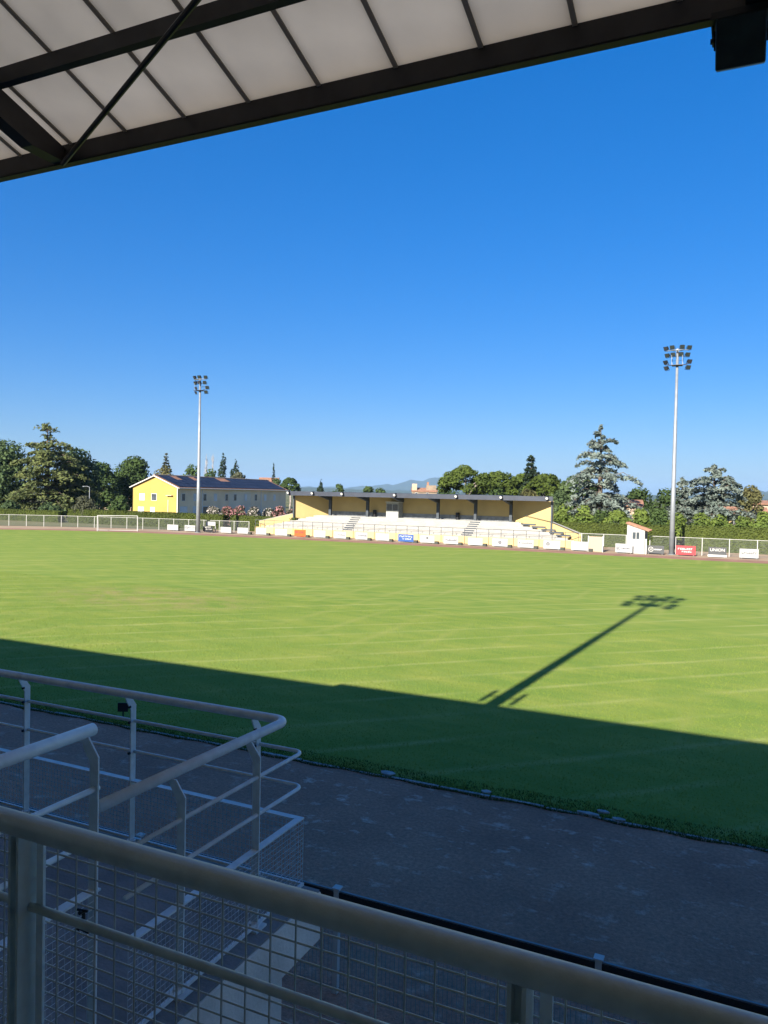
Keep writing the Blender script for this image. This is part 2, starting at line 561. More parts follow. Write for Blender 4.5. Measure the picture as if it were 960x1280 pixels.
# unseen upstand added so the roof's shadow reaches farther along the right part
MB().box((-11.4, RN + .062, RZ - .03), (UR + .4, RN + .16, RZ + .13)).build('gutter_or_shadow_lip', M['black'], gs)
for n in (3.10, 1.7, .3, -1.1, -2.5, -3.9, -5.3):
    z = roof_z(n)
    MB().box((UL, n - .025, z - .092), (UR + .4, n + .025, z - .002)).build('purlin', M['beam'], gs)
rf = MB().extrude([(-.05, RN - .003, RZ - .004), (-.05, RN - .003, RZ - .094), (-.05, 3.42, roof_z(3.42) - .17), (-.05, NB + .1, roof_z(NB + .1) - .24), (-.05, NB + .1, roof_z(NB + .1) - .004)], (.1, 0, 0))
rme = rf.mesh('rafter', M['beam'])
rs_ = [(-4.10 + 4.1 * k) for k in range(-7, 7)]
for x in rs_:
    link('rafter', rme, gs, (x, 0, 0))
for x in rs_:
    d = Vector((1.66, -.77, .15))
    p = Vector((x + .055, RN - .02, RZ - .115))
    MB().tube([p, p + d * 2.4], .016, 8).build('wind_brace', M['black'], gs)
# walls, floor and terrace behind us
MB().box((UL, NB - .2, 0), (UR + .4, NB + .02, roof_z(NB) + .06)).build('back_wall', M['concrete'], gs)
MB().box((UL, -.9, FLOOR - .2), (UR + .4, 1.36, FLOOR)).build('walkway', M['concrete_grey'], gs)
MB().box((UL, .9, 0), (UR + .4, 1.30, FLOOR - .201)).build('front_wall', M['concrete'], gs)
for k in range(7):
    MB().box((UL, -.9 - .75 * (k + 1), FLOOR - .2), (UR + .4, -.902 - .75 * k, FLOOR + .35 * (k + 1))).build('terrace_step', M['concrete'], gs)
# posts that carry the rafters, behind the camera row
for x in rs_[::2]:
    MB().box((x - .08, -6.3, FLOOR), (x + .08, -6.14, roof_z(-6.2) - .3)).build('post', M['beam'], gs)

# ------------------------------------------------------------------ railing in front of the camera
RAILN, RAILZ = 1.27, 4.70
fr = thing('guard_railing', 'thick grey tube railing with wire mesh in front of the grandstand walkway', 'railing', (0, RAILN, FLOOR))
zt = RAILZ - FLOOR
MB().tube([(-4.0, 0, zt), (8.0, 0, zt)], .0275, 20).build('top_tube', M['steel_grey'], fr, smooth=True)
MB().tube([(-4.0, .03, zt - .21), (8.0, .03, zt - .21)], .0105, 12).build('mid_tube', M['steel_grey'], fr, smooth=True)
MB().tube([(-4.0, .03, zt - .80), (8.0, .03, zt - .80)], .0125, 10).build('bottom_tube', M['steel_grey'], fr, smooth=True)
for x in (-2.74, -1.525, -.31, .905, 2.12, 3.33):
    MB().box((x - .030, -.006, -.0), (x - .022, .05, zt - .02)).box((x - .004, -.006, -.0), (x + .004, .05, zt - .02)).box((x - .035, -.03, 0), (x + .03, .07, .012)).box((x - .022, .018, zt - .11), (x - .004, .026, zt - .03)).build('post', M['steel_grey'], fr)
    MB().box((x + .018, .034, .12), (x + .040, .042, zt - .025)).build('mesh_edge_strip', M['steel_light'], fr)
msh = MB()
for i in range(200):
    x = -4.0 + .06 * i + .03
    msh.tube([(x, .046, .12), (x, .046, zt - .02)], .0023, 5)
for k in range(26):
    z = .13 + .0345 * k
    msh.tube([(-4.0, .050, z), (8.0, .050, z)], .0023, 5)
tag(msh.build('wire_mesh', M['wire'], fr), kind='stuff')
# cable tie knot left on the mid tube
MB().tube([(-1.368, .030, zt - .228), (-1.366, .046, zt - .21), (-1.364, .044, zt - .190), (-1.362, .03, zt - .186)], .0045, 6).tube([(-1.375, .035, zt - .183), (-1.352, .045, zt - .187)], .003, 6).tube([(-1.374, .046, zt - .234), (-1.350, .048, zt - .238)], .0035, 6).build('wire_knot', M['black'], fr)

# ------------------------------------------------------------------ access platform, its railings
PZ = 3.30
pf = thing('access_platform', 'concrete access landing on a wall below the guard railing, grey floor', 'platform', (0, 0, 0))
MB().box((-9.0, 1.364, PZ - .28), (-2.05, 3.68, PZ - .012)).build('slab', M['concrete'], pf, bevel=.008)
MB().box((-8.99, 1.37, PZ - .0115), (-2.058, 3.672, PZ)).build('floor_screed', M['concrete_grey'], pf)
MB().box((-8.9, 1.305, 0), (-2.09, 3.35, PZ - .281)).build('support_wall', M['concrete'], pf)
MB().box((-5.0, 1.366, PZ + .001), (-2.12, 1.80, PZ + .135)).build('step', M['concrete_grey'], pf)
MB().box((-5.0, 1.367, PZ + .136), (-2.122, 1.50, PZ + .27)).build('step', M['concrete_grey'], pf)

def bent_post(mb, x, y, base, topz, ax, toward, zr):
    """flat plate post whose head bends towards the walkway; ax = run direction, toward = inward direction"""
    ax, tw = Vector(ax), Vector(toward)
    b = Vector((x, y, 0))
    w_, t_ = .043, .007
    prof = [(0, base), (0, zr - .11), (-.055, zr - .035)]
    out = []
    for o_, z_ in prof: out.append((o_ * -1, z_))
    pl = [(-w_ / 2, base), (w_ / 2, base), (w_ / 2, zr - .115), (w_ / 2 + .048, zr - .03), (w_ / 2 + .030, zr - .015), (-w_ / 2 + .052, zr - .015), (-w_ / 2, zr - .085)]
    poly = [b + tw * a + Vector((0, 0, z_)) - ax * (t_ / 2) for a, z_ in pl]
    mb.extrude(poly, ax * t_)
    mb.box((x - .045, y - .045, base), (x + .045, y + .045, base + .010))
    mb.tube([(x, y, base + .01), (x, y, base + .03)], .028, 10)
    return mb

pr = thing('platform_railing', 'pale grey railing with rounded corner around the concrete access landing', 'railing', (-2.2, 3.6, PZ))
def loc(pts): return [(x + 2.2, y - 3.6, z - PZ) for x, y, z in pts]
def arc_corner(px, py, r, z):
    """path: from near side along n, round the corner, then to the left"""
    pts = []
    for k in range(7):
        a = R(90) * k / 6
        pts.append((px - r + r * math.cos(a), py - r + r * math.sin(a), z))
    return pts
ztop = PZ + .95
MB().tube(loc([(-2.25, 2.23, ztop)] + arc_corner(-2.215, 3.555, .07, ztop) + [(-9.0, 3.52, ztop)]), .0245, 14).build('handrail', M['steel_light'], pr, smooth=True)
for dz in (.765, .575):
    MB().tube(loc([(-2.17, 2.30, PZ + dz)] + arc_corner(-2.155, 3.63, .05, PZ + dz) + [(-9.0, 3.60, PZ + dz)]), .0105, 10).build('mid_rail', M['steel_light'], pr, smooth=True)
zb = PZ + .395
MB().box(*[loc([p])[0] for p in ((-2.185, 2.30, zb - .004), (-2.145, 3.64, zb + .004))]).build('flat_bar', M['steel_light'], pr)
MB().box(*[loc([p])[0] for p in ((-9.0, 3.60, zb - .004), (-2.186, 3.64, zb + .004))]).build('flat_bar', M['steel_light'], pr)
for y in (2.63, 3.20):
    mb = bent_post(MB(), -2.165, y, PZ, 0, (0, 1, 0), (-1, 0, 0), ztop)
    mb.v = loc(mb.v)
    mb.build('post', M['steel_light'], pr)
for x in (-2.44, -3.36, -4.28, -5.2, -6.1, -7.0, -7.9):
    mb = bent_post(MB(), x, 3.615, PZ, 0, (1, 0, 0), (0, -1, 0), ztop)
    mb.v = loc(mb.v)
    mb.build('post', M['steel_light'], pr)
bm_ = MB().tube([(0, 0, 0), (0, -.012, 0)], .009, 6).mesh('bolt', M['black'])
for x in (-2.44, -3.36, -4.28, -5.2):
    for dz in (.86, .765, .575):
        link('bolt', bm_, pr, loc([(x, 3.589, PZ + dz)])[0])
def wire_panel(mb, axis, fixed, a0, a1, z0, z1, ps=.027, r=.0014):
    n = int(abs(a1 - a0) / ps)
    for i in range(n + 1):
        a = a0 + (a1 - a0) * i / n
        p = (fixed, a) if axis == 'y' else (a, fixed)
        mb.tube([(p[0], p[1], z0), (p[0], p[1], z1)], r, 4, False)
    n = int((z1 - z0) / ps)
    for i in range(n + 1):
        z = z0 + (z1 - z0) * i / n
        p = [(fixed, a0), (fixed, a1)] if axis == 'y' else [(a0, fixed), (a1, fixed)]
        mb.tube([(p[0][0], p[0][1], z), (p[1][0], p[1][1], z)], r, 4, False)
mb = MB()
wire_panel(mb, 'y', -2.148, 2.30, 3.64, PZ + .03, zb)
wire_panel(mb, 'x', 3.637, -7.0, -2.15, PZ + .03, zb)
mb.v = loc(mb.v)
tag(mb.build('wire_mesh', M['wire_pale'], pr), kind='stuff')
mb = MB().box((-2.156, 2.30, PZ + .016), (-2.142, 3.645, PZ + .032)).box((-9.0, 3.63, PZ + .016), (-2.157, 3.645, PZ + .032))
mb.v = loc(mb.v)
mb.build('mesh_bottom_bar', M['steel_light'], pr)

ur = thing('stair_railing', 'short grey railing end above the landing steps beside the guard railing', 'railing', (-2.22, 1.9, PZ))
def loc2(pts): return [(x + 2.22, y - 1.9, z - PZ) for x, y, z in pts]
zs = EYE - .93
MB().tube(loc2([(-2.235, 1.40, zs), (-2.235, 2.19, zs)]), .0245, 14).build('handrail', M['steel_light'], ur, smooth=True)
for dz in (.21, .40):
    MB().tube(loc2([(-2.185, 1.40, zs - dz), (-2.185, 2.17, zs - dz)]), .0115, 10).build('mid_rail', M['steel_light'], ur, smooth=True)
MB().box(*[loc2([p])[0] for p in ((-2.205, 1.40, zs - .60), (-2.165, 2.17, zs - .592))]).build('flat_bar', M['steel_light'], ur)
mb = bent_post(MB(), -2.185, 2.15, PZ, 0, (0, 1, 0), (-1, 0, 0), zs)
mb.v = loc2(mb.v)
mb.build('post', M['steel_light'], ur)
mb = bent_post(MB(), -2.185, 1.43, PZ + .272, 0, (0, 1, 0), (-1, 0, 0), zs)
mb.v = loc2(mb.v)
mb.build('post', M['steel_light'], ur)
mb = MB()
wire_panel(mb, 'y', -2.170, 1.46, 2.14, PZ + .30, zs - .60)
mb.v = loc2(mb.v)
tag(mb.build('wire_mesh', M['wire_pale'], ur), kind='stuff')

# ------------------------------------------------------------------ perimeter fence under the stand
pfz = thing('perimeter_fence', 'low mesh fence with white posts between the grandstand and the dark path', 'fence', (-1.1, 7.36, 0))
for k in range(-4, 5):
    x = 2.8 * k
    MB().box((x - .03, -.03, 0), (x + .03, .03, 1.16)).box((x - .045, -.045, 1.16), (x + .045, .045, 1.175)).build('post', M['white_paint'], pfz)
    if k < 4:
        MB().box((x + .03, -.012, 1.125), (x + 2.77, .012, 1.140)).build('top_rail', M['galv'], pfz)
        MB().box((x + .03, -.022, .99), (x + 2.77, .022, 1.122)).build('dark_band', M['black'], pfz)
mb = MB()
for i in range(int(22.4 / .05)):
    x = -11.2 + .05 * i
    mb.tube([(x, 0, .05), (x, 0, .99)], .0022, 4, False)
for k in range(6):
    z = .06 + .185 * k
    mb.tube([(-11.2, .004, z), (11.2, .004, z)], .003, 4, False)
tag(mb.build('wire_mesh', M['galv'], pfz), kind='stuff')

# ------------------------------------------------------------------ roof floodlight, top right
fl = thing('roof_floodlight', 'black square floodlight hanging from the roof beam of the grandstand', 'floodlight', (-.065, RN + .01, RZ - .105))
MB().box((-.12, -.06, -.03), (.14, .08, 0)).build('mounting_plate', M['black'], fl)
MB().box((-.115, -.01, -.10), (-.108, .03, -.02)).box((.108, -.01, -.10), (.115, .03, -.02)).tube([(-.122, .01, -.085), (.122, .01, -.085)], .012, 8).build('yoke', M['black'], fl)
hb = MB().box((-.10, -.055, -.125), (.10, .055, .075))
ho = hb.build('housing', M['lamp_body'], fl, bevel=.008)
ho.location = (0, .02, -.075)
ho.rotation_euler = (R(24), 0, 0)
gl = MB().box((-.088, .056, -.112), (.088, .062, .062)).build('glass_front', M['glass'], ho)
for x in (-.104, .104):
    MB().tube([(x - .006, 0, .02), (x + .006, 0, .02)], .016, 8).tube([(x, 0, -.012), (x, .012, -.04)], .006, 6).build('clamp', M['black'], ho)

# ------------------------------------------------------------------ floodlight masts
def make_mast():
    t = thing('floodlight_mast', 'x', 'floodlight mast', (0, 0, 0), 0, 'tall floodlight masts round the pitch')
    MB().tube([(0, 0, 0), (0, 0, .04)], .42, 16).build('base_plate', M['galv'], t)
    MB().tube([(0, 0, .04), (0, 0, 6.5), (0, 0, 6.52), (0, 0, 13), (0, 0, 13.02), (0, 0, 20.0)], [.255, .215, .205, .165, .155, .115], 20).build('shaft', M['galv'], t, smooth=True)
    # lamps aim along local -Y
    def arm(rad, span, z, n=13):
        return [(rad * math.sin(a), -rad * math.cos(a) * .75 + .30, z) for a in np.linspace(-span, span, n)]
    a1 = arm(1.05, R(78), 19.80)
    MB().tube(a1, .04, 8).tube([(0, 0, 19.75), (0, -.62, 19.80)], .045, 8).tube([(0, 0, 19.75), (.7, -.32, 19.80)], .035, 6).tube([(0, 0, 19.75), (-.7, -.32, 19.80)], .035, 6).build('upper_arm', M['galv'], t)
    MB().tube([(-1.05, -.15, 18.46), (-.5, .02, 18.41), (.5, .02, 18.41), (1.05, -.15, 18.46)], .04, 8).box((-.5, -.5, 18.35), (.5, .45, 18.39)).build('lower_arm', M['beam'], t)
    cg = MB()
    for x in (-.5, .5):
        for y in (-.48, .43):
            cg.tube([(x, y, 18.39), (x, y, 19.35)], .02, 5)
        cg.tube([(x, -.48, 19.35), (x, .43, 19.35)], .02, 5).tube([(x, -.48, 18.9), (x, .43, 18.9)], .016, 5)
    cg.tube([(-.5, .43, 19.35), (.5, .43, 19.35)], .02, 5).tube([(-.5, .43, 18.9), (.5, .43, 18.9)], .016, 5)
    cg.build('service_cage', M['galv'], t)
    hm = MB().add([(-.16, .12, -.14), (.16, .12, -.14), (.16, .12, .14), (-.16, .12, .14), (-.24, -.16, -.22), (.24, -.16, -.22), (.24, -.16, .22), (-.24, -.16, .22)],
                  [(0, 1, 2, 3), (7, 6, 5, 4), (0, 4, 5, 1), (1, 5, 6, 2), (2, 6, 7, 3), (3, 7, 4, 0)]).box((-.27, -.03, -.30), (-.245, .03, .05)).box((.245, -.03, -.30), (.27, .03, .05)).box((-.27, -.03, -.325), (.27, .03, -.30)).mesh('floodlight', M['black'])
    gm = MB().box((-.215, -.168, -.195), (.215, -.162, .195)).mesh('lens', M['lens'])
    rows = [(R(a), 20.10, 1.12) for a in (-70, -23, 23, 70)] + [(R(a), 19.42, 1.0) for a in (-66, -21, 21, 66)] + [(R(-88), 18.80, 1.08), (R(88), 18.80, 1.08), (R(-80), 18.22, 1.0), (R(80), 18.22, 1.0)]
    for a, z, rad in rows:
        f_ = link('floodlight', hm, t, (rad * math.sin(a), -rad * math.cos(a) * .75 + .30, z))
        f_.scale = (.92, .92, .92)
        f_.rotation_euler = (R(28), 0, a * .45 + random.uniform(-.12, .12))
        link('lens', gm, f_)
    return t
mast = make_mast()
mast.location = (-6.25, 81.3, 0)
mast.scale = (1, 1, 1.02)
mast['label'] = 'grey steel floodlight mast beside the red board and the small white hut'
m2 = copy_tree(mast); m2.scale = (1, 1, .98); m2.location = (-62.75, 78.6, 0); m2.rotation_euler.z = R(-12)
m2['label'] = 'grey steel floodlight mast in front of the yellow house beside the black board'
m3 = copy_tree(mast); m3.location = (-6.86, 4.35, 0); m3.rotation_euler.z = math.pi
m3['label'] = 'floodlight mast before the near grandstand, only its long shadow lies on the grass'
for s in (-1, 1):
    sp = MB().box((s * .42 - .06, -.10, 7.55), (s * .42 + .06, .10, 8.12)).tube([(0, 0, 7.85), (s * .38, 0, 7.85)], .03, 6)
    sp.build('loudspeaker', M['black'], m3)

# ------------------------------------------------------------------ far grandstand
st = thing('far_grandstand', 'low yellow grandstand with white terraces and flat dark grey roof across the pitch', 'grandstand', (-36.4, 84, 0))
def S(*p): return tuple(Vector(p) - Vector((-36.4, 84, 0)))
def SB(mb): 
    mb.v = [(x + 36.4, y - 84, z) for x, y, z in mb.v]
    return mb
# front wall, low and yellow
SB(MB().box((-57.1, 83.0, 0), (-15.6, 83.18, .82))).build('front_wall', M['yellow'], st)
NST = 8
for k in range(NST):
    y0 = 83.3 + .70 * k
    z0 = .80 + .225 * k
    g_ = (NST - 1 - k) / (NST - 1)
    ua = -53.4 - 3.4 * g_ + (1 - g_) * 2.0
    ub = -19.4 + 3.4 * g_ - (1 - g_) * 4.0
    mbk = MB().box((ua, y0, 0 if k == 0 else z0 - .45), (ub, y0 + .705, z0))
    SB(mbk).build('terrace_step', M['terrace'], st)
    SB(MB().box((ua + .3, y0 + .22, z0 + .001), (ub - .3, y0 + .60, z0 + .045))).build('bench_plank', M['board_white'], st)
MB_back = MB().box((-50.6, 88.9, 1.9), (-24.9, 90.6, 2.42))
SB(MB_back).build('top_walkway', M['concrete_grey'], st)
SB(MB().box((-50.5, 90.5, 0), (-24.95, 90.72, 5.35))).build('back_wall', M['yellow'], st)
SB(MB().box((-50.4, 90.46, 2.42), (-25.0, 90.498, 2.98))).build('wall_dado', M['concrete_grey'], st)
# splayed end walls: tall under the roof, then a low sloping wing
def endwall(b, f1, f2, name):
    d = Vector((f1[0] - b[0], f1[1] - b[1], 0)).normalized()
    nrm = Vector((-d.y, d.x, 0)) * .22
    if nrm.dot(Vector((-36 - b[0], 0, 0))) > 0: nrm = -nrm
    w1 = MB().extrude([S(b[0], b[1], 0), S(f1[0], f1[1], 0), S(f1[0], f1[1], 5.0), S(b[0], b[1], 5.3)], nrm)
    w1.build('end_wall', M['yellow'], st)
    d2 = Vector((f2[0] - f1[0], f2[1] - f1[1], 0)).normalized()
    n2 = Vector((-d2.y, d2.x, 0)) * .2
    if n2.dot(nrm) < 0: n2 = -n2
    g1 = Vector((f1[0], f1[1], 0)) + d2 * .02
    w2 = MB().extrude([S(g1.x, g1.y, 0), S(f2[0], f2[1], 0), S(f2[0], f2[1], 1.50), S(g1.x, g1.y, 2.58)], n2)
    w2.build('wing_wall', M['yellow'], st)
    cp = MB().extrude([S(g1.x, g1.y, 2.582), S(f2[0], f2[1], 1.502), S(f2[0], f2[1], 1.60), S(g1.x, g1.y, 2.68)], n2 * 1.25)
    cp.build('wing_coping', M['terrace'], st)
    SB(MB().box((f1[0] - .09, f1[1] - .26, .2), (f1[0] + .09, f1[1] - .06, 4.95))).build('pipe_or_edge_shade', M['stand_column'], st)  # dark strip added to draw the shaded end of the wall
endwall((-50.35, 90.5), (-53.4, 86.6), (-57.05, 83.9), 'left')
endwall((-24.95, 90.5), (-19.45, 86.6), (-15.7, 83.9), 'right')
# wall handrail on the right end
SB(MB().tube([(-23.2, 89.0, 3.25), (-19.60, 86.5, 2.70), (-15.95, 83.85, 1.62)], .03, 6)).build('wall_handrail', M['stand_column'], st)
# roof
ro = SB(MB().add([(-53.75, 85.6, 5.08), (-19.2, 85.6, 5.08), (-24.4, 91.0, 5.45), (-50.9, 91.0, 5.45), (-53.75, 85.6, 5.16), (-19.2, 85.6, 5.16), (-24.4, 91.0, 5.55), (-50.9, 91.0, 5.55)],
                 [(3, 2, 1, 0), (4, 5, 6, 7), (0, 1, 5, 4), (1, 2, 6, 5), (2, 3, 7, 6), (3, 0, 4, 7)])).build('roof', M['stand_fascia'], st)
SB(MB().box((-53.8, 85.45, 4.98), (-19.15, 85.597, 5.52))).build('fascia', M['stand_fascia'], st)
for x in (-49.4, -43.9, -39.0, -34.16, -29.3, -24.9):
    if x != -39.0:
        SB(MB().box((x - .17, 88.95, 2.42), (x + .17, 89.3, 5.28))).build('column', M['stand_column'], st)
    SB(MB().extrude([(x - .14, 89.3, 5.25), (x - .14, 86.0, 5.06), (x - .14, 86.0, 4.93), (x - .14, 88.7, 4.45), (x - .14, 89.3, 4.40)], (.28, 0, 0))).build('bracket', M['stand_column'], st)
for x in (-53.38, -49.77, -45.46, -38.22, -30.32, -24.88, -19.6):
    o = SB(MB().tube([(x - .13, 85.35, 5.42), (x - .13, 85.05, 5.30)], [.12, .19], 10).tube([(x, 85.44, 5.56), (x - .1, 85.3, 5.45)], .04, 6)).build('roof_spotlight', M['black'], st)
    SB(MB().tube([(x - .13, 85.055, 5.303), (x - .13, 85.03, 5.292)], .16, 10)).build('lens', M['white_paint'], o)
# aisles: dark half-steps
def aisle(x0, dx):
    for k in range(NST):
        y0 = 83.3 + .70 * k
        z0 = .80 + .225 * k
        x = x0 + dx * k
        SB(MB().box((x - .62, y0 - .12, z0 - .17), (x + .62, y0 - .003, z0 - .06))).build('aisle_step', M['stand_column'], st)
aisle(-43.9, -.17)
aisle(-28.6, -.06)
for k, (x, y, z) in enumerate(((-17.6, 84.4, 1.32), (-18.55, 85.2, 1.55), (-19.6, 85.9, 1.8), (-20.9, 86.7, 2.05), (-22.2, 87.4, 2.28))):
    SB(MB().box((x - .8, y - .25, z - .12), (x + .75, y, z + .06))).build('aisle_step', M['stand_column'], st)
# front handrail of the stand
fr2 = SB(MB().tube([(-57.0, 82.95, 1.72), (-15.7, 82.95, 1.72)], .032, 6).tube([(-57.0, 82.95, 1.28), (-15.7, 82.95, 1.28)], .024, 6))
fr2.build('front_rail', M['rail_dark'], st)
pme2 = MB().tube([(0, 0, .0), (0, 0, 1.72)], .03, 6).mesh('rail_post', M['rail_dark'])
for i in range(30):
    link('rail_post', pme2, st, S(-57.0 + 1.424 * i, 82.95, 0))
# press box and bins on the top walkway
bx_ = SB(MB().box((-41.2, 89.0, 2.421), (-39.5, 90.45, 4.35))).build('press_box', M['stone'], st)
SB(MB().box((-41.3, 88.9, 4.352), (-39.4, 90.45, 4.44))).build('press_box_roof', M['white_paint'], bx_)
for x in (-41.08, -40.28):
    SB(MB().box((x, 88.97, 3.35), (x + .68, 88.998, 4.1))).build('window', M['window'], bx_)
for x in (-43.35, -31.95):
    SB(MB().tube([(x, 90.1, 2.421), (x, 90.1, 3.22)], [.2, .25], 10).tube([(x, 90.1, 3.22), (x, 90.1, 3.3)], [.27, .18], 10)).build('bin', M['black'], st)

# ------------------------------------------------------------------ advertising boards
def strokes(mb, x0, x1, z, h, y, seed):
    """small upright and slanted strokes that read as far-off lettering"""
    rg = random.Random(seed)
    x = x0
    while x < x1 - .08:
        wl = rg.uniform(.11, .18)
        kind = rg.random()
        mb.box((x, y, z), (x + .045, y + .004, z + h))
        if kind < .6: mb.box((x + .046, y, z + h - .045), (x + wl, y + .004, z + h))
        if kind > .3: mb.box((x + .046, y, z), (x + wl, y + .004, z + .045))
        if kind > .5: mb.box((x + wl - .045, y, z + .046), (x + wl, y + .004, z + h * .62))
        x += wl + (.05 if rg.random() > .15 else .16)
    return mb

def text_mesh(s, size, mt):
    cu = bpy.data.curves.new('lettering', 'FONT')
    cu.body = s
    cu.size = size
    cu.align_x = 'CENTER'
    cu.extrude = .003
    o = bpy.data.objects.new('lettering', cu)
    COL.objects.link(o)
    dg = bpy.context.evaluated_depsgraph_get()
    me = bpy.data.meshes.new_from_object(o.evaluated_get(dg))
    bpy.data.objects.remove(o)
    me.materials.clear()
    me.materials.append(mt)
    return me

def board(uc, wd, h, n, col, lab, deco=None, seed=0, block=True, rz=0, z0=.09):
    t = thing('advertising_board', lab, 'board', (uc, n, 0), rz, 'advertising boards along the touchline')
    MB().box((-wd / 2, -.02, z0), (wd / 2, .02, h)).build('panel', M[col], t)
    for s in (-1, 1):
        MB().box((s * (wd / 2 - .18) - .02, .022, 0), (s * (wd / 2 - .18) + .02, .06, h - .05)).bar((s * (wd / 2 - .18), .05, h - .2), (s * (wd / 2 - .18), .5, .02), .04, .03).build('leg', M['galv'], t)
    if block:
        MB().box((wd / 2 + .02, -.10, 0), (wd / 2 + .44, .25, .30)).build('ballast_block', M['block'], t, bevel=.02)
    if deco: deco(t, wd, h, seed)
    return t

def d_text(mt='ink', x0=-.4, x1=.45, hh=.16, zz=.4):
    def f(t, wd, h, seed):
        strokes(MB(), wd * x0, wd * x1, zz, hh, -.026, seed).build('lettering', M[mt], t)
    return f
def d_logo(mt='ink', cx=0.0, r=.16, zz=.5, extra=True):
    def f(t, wd, h, seed):
        mb = MB()
        pts = [(cx + r * math.sin(a), -.024, zz + r * math.cos(a)) for a in np.linspace(0, 2 * math.pi, 21)]
        mb.tube(pts, .028, 5, False)
        mb.bar((cx - r * .5, -.024, zz - r * .5), (cx + r * .5, -.024, zz + r * .5), .03, .03, (0, 1, 0))
        mb.bar((cx - r * .5, -.024, zz + r * .4), (cx + r * .5, -.024, zz - r * .4), .03, .03, (0, 1, 0))
        mb.build('emblem', M[mt], t)
        if extra: strokes(MB(), cx + r + .12, wd * .44, zz - .06, .12, -.026, seed).build('lettering', M[mt], t)
    return f
def d_two(mt='ink'):
    def f(t, wd, h, seed):
        strokes(MB(), -wd * .42, -wd * .25, .36, .28, -.026, seed).build('emblem', M[mt], t)
        strokes(MB(), -wd * .18, wd * .42, .44, .11, -.026, seed + 5).build('lettering', M[mt], t)
    return f
def d_lines(mt='white_paint'):
    def f(t, wd, h, seed):
        strokes(MB(), -wd * .4, wd * .38, .58, .17, -.026, seed).build('lettering', M[mt], t)
        strokes(MB(), -wd * .2, wd * .4, .34, .13, -.026, seed + 3).build('lettering', M[mt], t)
    return f

def on(o, lab):   # lay a text mesh upright on a board
    return o
bl = [
 (-67.67, 1.8, .80, 79.6, 'board_white', 'blank white board, first of the row beside the curved fence', None),
 (-64.85, 1.7, .82, 79.6, 'board_white', 'white board with dark emblem and line of text just left of a floodlight mast', d_two()),
 (-61.96, 1.5, .78, 79.6, 'black', 'black board with white lettering below a small white board', d_lines()),
 (-59.16, 1.65, .80, 79.6, 'board_white', 'blank white board right of the black board', None),
 (-56.57, 1.6, .82, 79.6, 'board_white', 'blank white board before the left end of the far grandstand wing', None),
 (-53.82, 1.55, .88, 79.6, 'board_white', 'white board with faint text before the left wing wall of the stand', d_text('galv')),
 (-50.90, 1.75, .88, 79.6, 'board_white', 'white board with faint grey text left of the orange board', d_text('galv', -.3, .1, .12, .62)),
 (-48.24, 1.6, .90, 79.6, 'orange', 'orange board with black lettering before the far grandstand', d_text('ink', -.44, .3, .17, .5)),
 (-45.50, 1.6, .92, 79.6, 'board_white', 'white board with faint slanted line right of the orange board', d_text('galv', -.35, .25, .09, .4)),
 (-42.77, 1.65, .88, 79.6, 'board_white', 'white board with big dark initial at the foot of the left aisle', d_two()),
 (-39.93, 1.55, .90, 79.6, 'board_white', 'white board with slanted dark lettering below the press box', d_text('ink', -.28, .44, .17, .45)),
 (-37.24, 1.7, .90, 79.6, 'board_white', 'blank white board left of the blue board', None),
 (-34.32, 1.9, .92, 79.6, 'blue', 'blue board with white lettering before the far grandstand', d_lines()),
 (-31.71, 1.7, .90, 79.6, 'board_white', 'white board with small dark emblem over thin text, right of the blue board', d_logo('grey_print', 0, .10, .62, False)),
 (-28.93, 1.7, .92, 79.6, 'board_white', 'white board with one row of bold dark lettering at the foot of the right aisle', d_text('ink', -.36, .42, .18, .4)),
 (-26.12, 1.65, .88, 79.6, 'board_white', 'white board with very pale text right of the right aisle', d_text('galv', -.3, .3, .10, .42)),
 (-23.37, 1.7, .92, 79.6, 'board_white', 'white board with a single round dark emblem', d_logo('ink', 0, .14, .52, False)),
 (-20.57, 1.7, .92, 79.6, 'board_white', 'white board with two short rows of dark text before the right wing', d_text('grey_print', -.42, .40, .13, .5)),
 (-17.81, 1.75, .95, 79.6, 'board_white', 'white board with curved dark emblem on its left half', d_logo('grey_print', -.4, .15, .6, False)),
 (-14.94, 1.75, .98, 79.6, 'board_white', 'blank white board left of the tall beige panel', None),
 (-10.60, 1.65, .96, 79.6, 'board_white', 'white board with dark square mark and capital letters left of the hut', d_two('ink')),
 (-7.71, 1.65, .86, 80.5, 'grey_print', 'dark grey board with white ring emblem between the hut and the mast', d_logo('white_paint', -.42, .22, .48, True)),
 (-4.89, 1.8, .98, 80.5, 'red', 'red board with two lines of white lettering right of the mast', d_lines()),
 (-2.05, 1.6, .97, 80.5, 'grey_print', 'grey board reading UNION in white above a white strip', None),
 (.70, 1.65, .95, 80.5, 'board_white', 'white board with grey lettering, right of the grey board', d_text('grey_print', -.38, .40, .19, .45)),
]
for i, (uc, wd, h, n, c, lab, deco) in enumerate(bl):
    t = board(uc, wd, h, n, c, lab, deco, seed=40 + i, block=(4 <= i <= 19))
    if 'UNION' in lab:
        me = text_mesh('UNION', .40, M['white_paint'])
        o = link('lettering', me, t, (0, -.026, .58))
        o.rotation_euler = (R(90), 0, 0)
        MB().box((-wd / 2 - .05, -.03, .05), (wd / 2 + .05, -.022, .24)).build('white_strip', M['white_paint'], t)
tag(MB().box((-62.7, 80.2, .0), (-62.62, 80.26, 1.3)).box((-61.3, 80.2, 0), (-61.22, 80.26, 1.3)).box((-62.72, 80.14, .85), (-61.2, 80.198, 1.38)).build('small_board', M['board_white']), 'small blank white board behind the black board', 'board')
bp_ = thing('beige_panel', 'tall plain beige panel standing at the right end of the far grandstand', 'panel', (-13.4, 79.7, 0))
